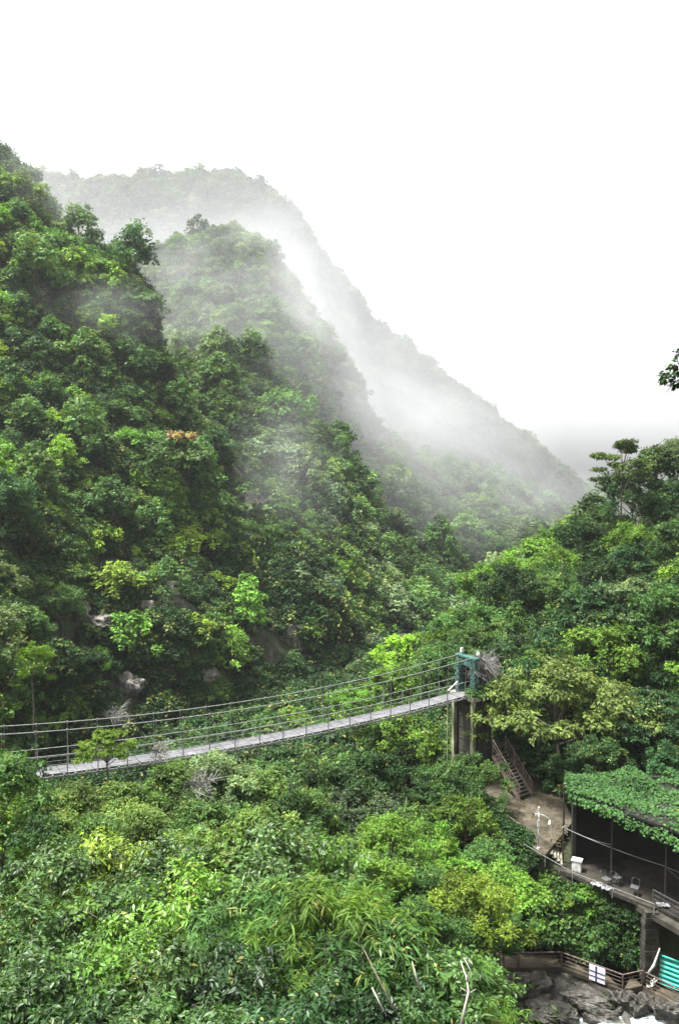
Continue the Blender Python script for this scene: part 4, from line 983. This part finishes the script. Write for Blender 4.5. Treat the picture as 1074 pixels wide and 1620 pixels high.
# bare stems in the thicket
def stem(pts, r, name, label, m=M_palebark, forks=()):
    t = empty(name, pts[0], label, 'stem', 'bare stems in the thicket'); l0 = np.array(t.location)
    mb = MB(); mb.tube(pts, r, 6); o = mb.build('stalk', m, t, True, loc=l0)
    for f in forks: mb = MB(); mb.tube(f[0], f[1], 5); mb.build('fork', m, t, True, loc=l0)
stem([P(728, 1625, 8.6), P(741, 1568, 8.7), P(737, 1545, 8.8), P(728, 1520, 8.9)], [.018, .014, .01, .005], 'bare_stem', 'forked white stem rising from the bottom edge', forks=[([P(738, 1553, 8.7), P(744, 1535, 8.7), P(733, 1515, 8.7)], [.012, .01, .004]), ([P(741, 1572, 8.7), P(752, 1565, 8.7)], [.01, .004]), ([P(740, 1570, 8.7), P(728, 1562, 8.7)], [.01, .003])])
stem([P(664, 1563, 8.9), P(658, 1545, 8.9), P(652, 1522, 8.9)], [.018, .014, .006], 'bare_stem', 'short white broken stem in the long leaves')
stem([P(625, 1600, 8.9), P(592, 1535, 9.2), P(572, 1495, 9.6)], [.014, .011, .006], 'bare_stem', 'dark leaning cane across the long leaves', M_bark)
stem([P(607, 1600, 8.8), P(588, 1562, 8.9)], [.012, .008], 'bare_stem', 'pale thin stem beside the dark leaning cane')
# dry bush beside the gate and dry vines
def dry_bush(c, r, n, seed, label, m=M_dry):
    g2 = np.random.default_rng(seed); t = empty('dry_bush', c, label, 'bush', 'dry grey bushes'); l0 = np.array(c); mb = MB()
    for i in range(n):
        d = unit(g2.normal(size=3) + np.array((0, 0, .3))) * r * g2.uniform(.6, 1.1); a = l0 + g2.normal(size=3) * r * .2; p1 = a + d * .5 + g2.normal(size=3) * r * .12; p2 = a + d + g2.normal(size=3) * r * .15 - Z1 * r * .15
        mb.tube([a, p1, p2], [.02, .014, .006], 3, cap=False)
        for _ in range(3):
            e = p1 + (p2 - p1) * g2.uniform() + g2.normal(size=3) * r * .22; mb.tube([p1, e], [.011, .005], 3, cap=False)
    mb.build('twigs', m, t, loc=l0)
dry_bush(P(764, 1056, 57.2), 1.05, 520, 1, 'grey leafless bush heaped against the gate')
dry_bush(P(762, 1086, 57), .7, 200, 2, 'grey leafless bush hanging below the gate landing')
dry_bush(P(255, 1190, 39.5), .7, 40, 3, 'grey twiggy bush poking over the deck edge')
dry_bush(P(322, 1240, 36.5), .9, 50, 4, 'grey dead branches among the olive scrub')
dry_bush(P(186, 1130, 60), 1.1, 40, 6, 'pale leafless bush behind the small golden tree')
dry_bush(P(400, 790, 135), 2.6, 60, 7, 'grey leafless bush under the high bare rock face')
# ivy over the gate landing
T('shrub1', 765, 1078, 56.6, 1.1, 'mid', 'green ivy spilling over the gate landing', name='climbing_plant', cat='ivy')
T('shrub2', 738, 1036, 57.6, .5, 'pale', 'thin ivy on the head of the gate', name='climbing_plant', cat='ivy')
# vine mat on the pavilion roof
g2 = np.random.default_rng(12); n = 11000
f4 = np.array(front); b4 = np.array(back)
t = g2.uniform(-.05, 1.02, n) * 3; i = np.clip(t.astype(int), 0, 2); fr = (t - i)[:, None]; u_ = g2.uniform(-.12, 1.15, n)[:, None]
fp = f4[i] * (1 - fr) + f4[i + 1] * fr; bp_ = b4[i] * (1 - fr) + b4[i + 1] * fr
Pb = fp * (1 - u_) + bp_ * u_; hgt = .22 + .2 * vnoise(Pb * .9, 3) + .35 * np.clip(vnoise(Pb * .45, 8), 0, 1); hgt = np.where(u_[:, 0] < 0, hgt - .25 - g2.uniform(0, .55, n) * (vnoise(Pb * 1.2, 9) > -.2), hgt)
Pb[:, 2] += hgt * g2.uniform(.5, 1.1, n)
keep = (fbm(Pb * 1.1, 3, 17) > -.38) | (g2.uniform(size=n) < .12); Pb = Pb[keep]; n = len(Pb)
D_ = unit(g2.normal(size=(n, 3)) * np.array((1, 1, .3)) + np.array((0, -.5, -.25))); N_ = unit(np.array((0, -.25, 1)) + g2.normal(size=(n, 3)) * .35); N_ = unit(N_ - D_ * (N_ * D_).sum(-1, keepdims=True))
LL = g2.uniform(.10, .24, n); vm = empty('vine_mat', front[1], 'broad-leaved green vine mat covering the pavilion roof', 'vine'); vl = np.array(vm.location)
me = leaf_mesh('foliage', Pb - vl, D_, N_, LL, LL * .8, np.clip(.5 + .3 * vnoise(Pb * .8, 5) + g2.normal(size=n) * .15, 0, 1), M_leaf, True); o = bpy.data.objects.new('foliage', me); C.objects.link(o); o.parent = vm; o.color = (.036, .078, .02, 1)

# ------------------------------------------------------------------ undergrowth (nobody could count it)
for a in [('bigshrub0', 690, 1120, 76, .8, 'mid', 'leafy shrub left of the gate pier across the gorge'), ('bigshrub1', 730, 1010, 80, .8, 'dark', 'dark shrub behind the gate lamp'), ('bigshrub0', 820, 1090, 64, .7, 'olive', 'olive shrub under the golden-olive tree'), ('bigshrub1', 940, 1120, 60, .7, 'bright', 'bright shrub above the dark pavilion corner'),
          ('shrub0', 60, 1290, 24, .6, 'dark', 'dark shrub in the gap under the left trees'), ('shrub1', 520, 1370, 24, .6, 'olive', 'olive shrub at the edge of the hollow'), ('bigshrub1', 960, 1060, 62, .6, 'mid', 'green shrub at the foot of the light green dome-shaped tree')]:
    tree(*a, name='shrub', cat='shrub', group='shrubs among the trees')
g = np.random.default_rng(15); ug = {}
for nm, n, vmax, kinds, smin, smax in (('left_hillside', 11000, .8, 'big', .7, 1.3), ('main_hillside', 9000, .8, 'big', 1.1, 2.0), ('right_hillside', 5000, .8, 'big', .5, 1.0), ('terrace_slope', 2600, .66, 'small', .5, 1.0), ('near_bank', 9000, .55, 'small', .6, 1.2), ('near_bank', 6000, .99, 'big', .6, 1.6)):
    p, v = sample(nm, n, g, vmax); px, py = proj(p); ok = (px > -150) & (px < 1250) & (p[:, 1] > 5)
    if nm == 'left_hillside': ok &= ~rocky(px, py, .75) & ~rocky(px, py - 8, .75) & ((fbm(p / 5.0, 3, 99) > -.3) | (py < 860))
    if kinds == 'big' and nm == 'near_bank': ok &= p[:, 1] > 46
    if nm == 'near_bank': ok &= ~((p[:, 0] > 6) & (p[:, 1] > 36)) & (py < 1900)
    if nm == 'terrace_slope': ok &= (px < 1020) & ~((px > 835) & (p[:, 2] > CAMZ - 24.5)) & (p[:, 2] < CAMZ - 22.9)
    for q_ in p[ok]:
        nz = float(fbm(q_ / 9, 2, 55)) + R_.uniform(-.3, .3); tn = 'dark' if nz < .2 else 'mid' if nz < .7 else 'bright'  # mostly dark tones, so leaf colour carries the shade between crowns
        ug.setdefault(((f'bigshrub{R_.randrange(2)}' if kinds == 'big' else f'shrub{R_.randrange(3)}'), tn), []).append((q_ - np.array((0, 0, .15)), R_.uniform(smin, smax), R_.uniform(0, 6.28)))
scatter('undergrowth', ug, 'dense low undergrowth covering the slopes beneath the trees', 'undergrowth')
print('undergrowth', sum(len(v) for v in ug.values()))

g = np.random.default_rng(9); n = 1500; px_ = g.uniform(770, 900, n); py_ = g.uniform(1235, 1350, n)
Pb = np.array([onz(a, b_, T1 + .012 + .02 * g.uniform()) for a, b_ in zip(px_, py_)]); m_ = (Pb[:, 0] > np.interp(Pb[:, 1], [47, 55], [12.3, 10.3])) & (fbm(Pb * .8, 2, 4) > -.1); Pb = Pb[m_]; n = len(Pb)
D_ = unit(g.normal(size=(n, 3)) * np.array((1, 1, .15))); N_ = unit(np.array((0, 0, 1)) + g.normal(size=(n, 3)) * .3)
o = bpy.data.objects.new('fallen_leaves', leaf_mesh('fallen_leaves', Pb, D_, N_, g.uniform(.08, .2, n), .09, g.uniform(0, 1, n), M_leaf)); C.objects.link(o); o.color = (.075, .062, .03, 1)
tag(o, 'brown fallen leaves littering the earth terrace', 'fallen leaves', kind='stuff')

# ------------------------------------------------------------------ haze and drifting mist
def vol_mat(name, dens, col=(.74, .745, .765), noise=None, fall=True, aniso=.2):
    m = bpy.data.materials.new(name); m.use_nodes = True; n, l = m.node_tree.nodes, m.node_tree.links
    n.remove(n['Principled BSDF']); v = n.new('ShaderNodeVolumePrincipled'); v.inputs['Color'].default_value = (*col, 1); v.inputs['Density'].default_value = dens; v.inputs['Anisotropy'].default_value = aniso
    l.new(v.outputs[0], n['Material Output'].inputs['Volume'])
    if noise:
        tc = n.new('ShaderNodeTexCoord'); nz = n.new('ShaderNodeTexNoise'); nz.inputs['Scale'].default_value = noise; nz.inputs['Detail'].default_value = 4; nz.inputs['Roughness'].default_value = .55
        l.new(tc.outputs['Object'], nz.inputs['Vector'])
        mr = n.new('ShaderNodeMapRange'); mr.inputs['From Min'].default_value = .40; mr.inputs['From Max'].default_value = .68
        l.new(nz.outputs[0], mr.inputs['Value'])
        ln = n.new('ShaderNodeVectorMath'); ln.operation = 'LENGTH'; l.new(tc.outputs['Object'], ln.inputs[0])
        fr_ = n.new('ShaderNodeMapRange'); fr_.inputs['From Min'].default_value = 1.0; fr_.inputs['From Max'].default_value = .35; l.new(ln.outputs['Value'], fr_.inputs['Value'])
        m1 = n.new('ShaderNodeMath'); m1.operation = 'MULTIPLY'; l.new(mr.outputs[0], m1.inputs[0]); l.new(fr_.outputs[0], m1.inputs[1])
        m2 = n.new('ShaderNodeMath'); m2.operation = 'MULTIPLY'; l.new(m1.outputs[0], m2.inputs[0]); m2.inputs[1].default_value = dens; l.new(m2.outputs[0], v.inputs['Density'])
    return m
mb = MB(); mb.box((100, 620, CAMZ + 120), (2200, 1500, 2 * 120 + 2 * 38)); o = mb.build('haze', vol_mat('haze_air', .00013, (.9, .92, .95))); tag(o, 'thin haze filling the gorge air', 'haze', kind='stuff')
def mist(c, size, dens, noise, rz=0, ry=0, label='pale mist'):
    V = []; a, b = 24, 14
    for i in range(b + 1):
        for j in range(a): ph = math.pi * i / b; th = 2 * math.pi * j / a; V.append((math.sin(ph) * math.cos(th), math.sin(ph) * math.sin(th), math.cos(ph)))
    mb = MB(); mb.add(V, [(i * a + j, i * a + (j + 1) % a, (i + 1) * a + (j + 1) % a, (i + 1) * a + j) for i in range(b) for j in range(a)])
    mb.f = [q_[::-1] for q_ in mb.f]
    o = mb.build('mist', vol_mat('mist_air', dens, noise=noise)); o.location = tuple(c); o.scale = size; o.rotation_euler = (0, ry, rz); return tag(o, label, 'mist', kind='stuff')
mist(P(430, 600, 428), (260, 40, 140), .0055, None, label='broad pale veil of mist over the whole back ridge')
mist(P(190, 395, 430), (110, 40, 30), .010, 1.4, label='bank of mist between the left spur and the ridge behind it')
mist(P(540, 630, 400), (90, 40, 42), .012, 1.1, ry=.6, label='thick white mist pouring down the right flank of the main hill')
mist(P(740, 700, 430), (80, 40, 26), .018, 1.3, ry=.45, label='mist lying in front of the low end of the ridge')
mist(P(480, 580, 280), (26, 40, 60), .034, 1.0, ry=-.3, label='white mist brushing the right shoulder of the main hill')
mist(P(380, 400, 300), (60, 30, 30), .015, 1.3, label='thin mist around the top of the main hill')
mist(P(540, 680, 222), (62, 12, 52), .011, None, label='thin pale veil in front of the hazy slope')
mist(P(270, 450, 215), (34, 14, 20), .028, 1.4, label='mist rising out of the gully behind the left spur')
mist(P(640, 670, 260), (60, 24, 28), .036, 1.2, ry=.5, label='low mist over the tree tops of the hazy slope')
mist(P(840, 790, 330), (50, 24, 18), .02, 1.3, ry=.2, label='low mist where the gorge narrows')
mist(P(130, 500, 148), (20, 8, 9), .03, 1.2, label='small wisp of mist on the left spur')
mist(P(30, 330, 170), (24, 12, 24), .022, 1.4, label='faint mist around the top of the left spur')
mist(P(440, 760, 148), (14, 8, 26), .03, 1.1, label='thin wisp of mist in the gully beside the rock face')
mist(P(1000, 800, 720), (200, 60, 40), .006, 1.2, label='far mist closing the end of the gorge')
print('objects', len(bpy.data.objects))
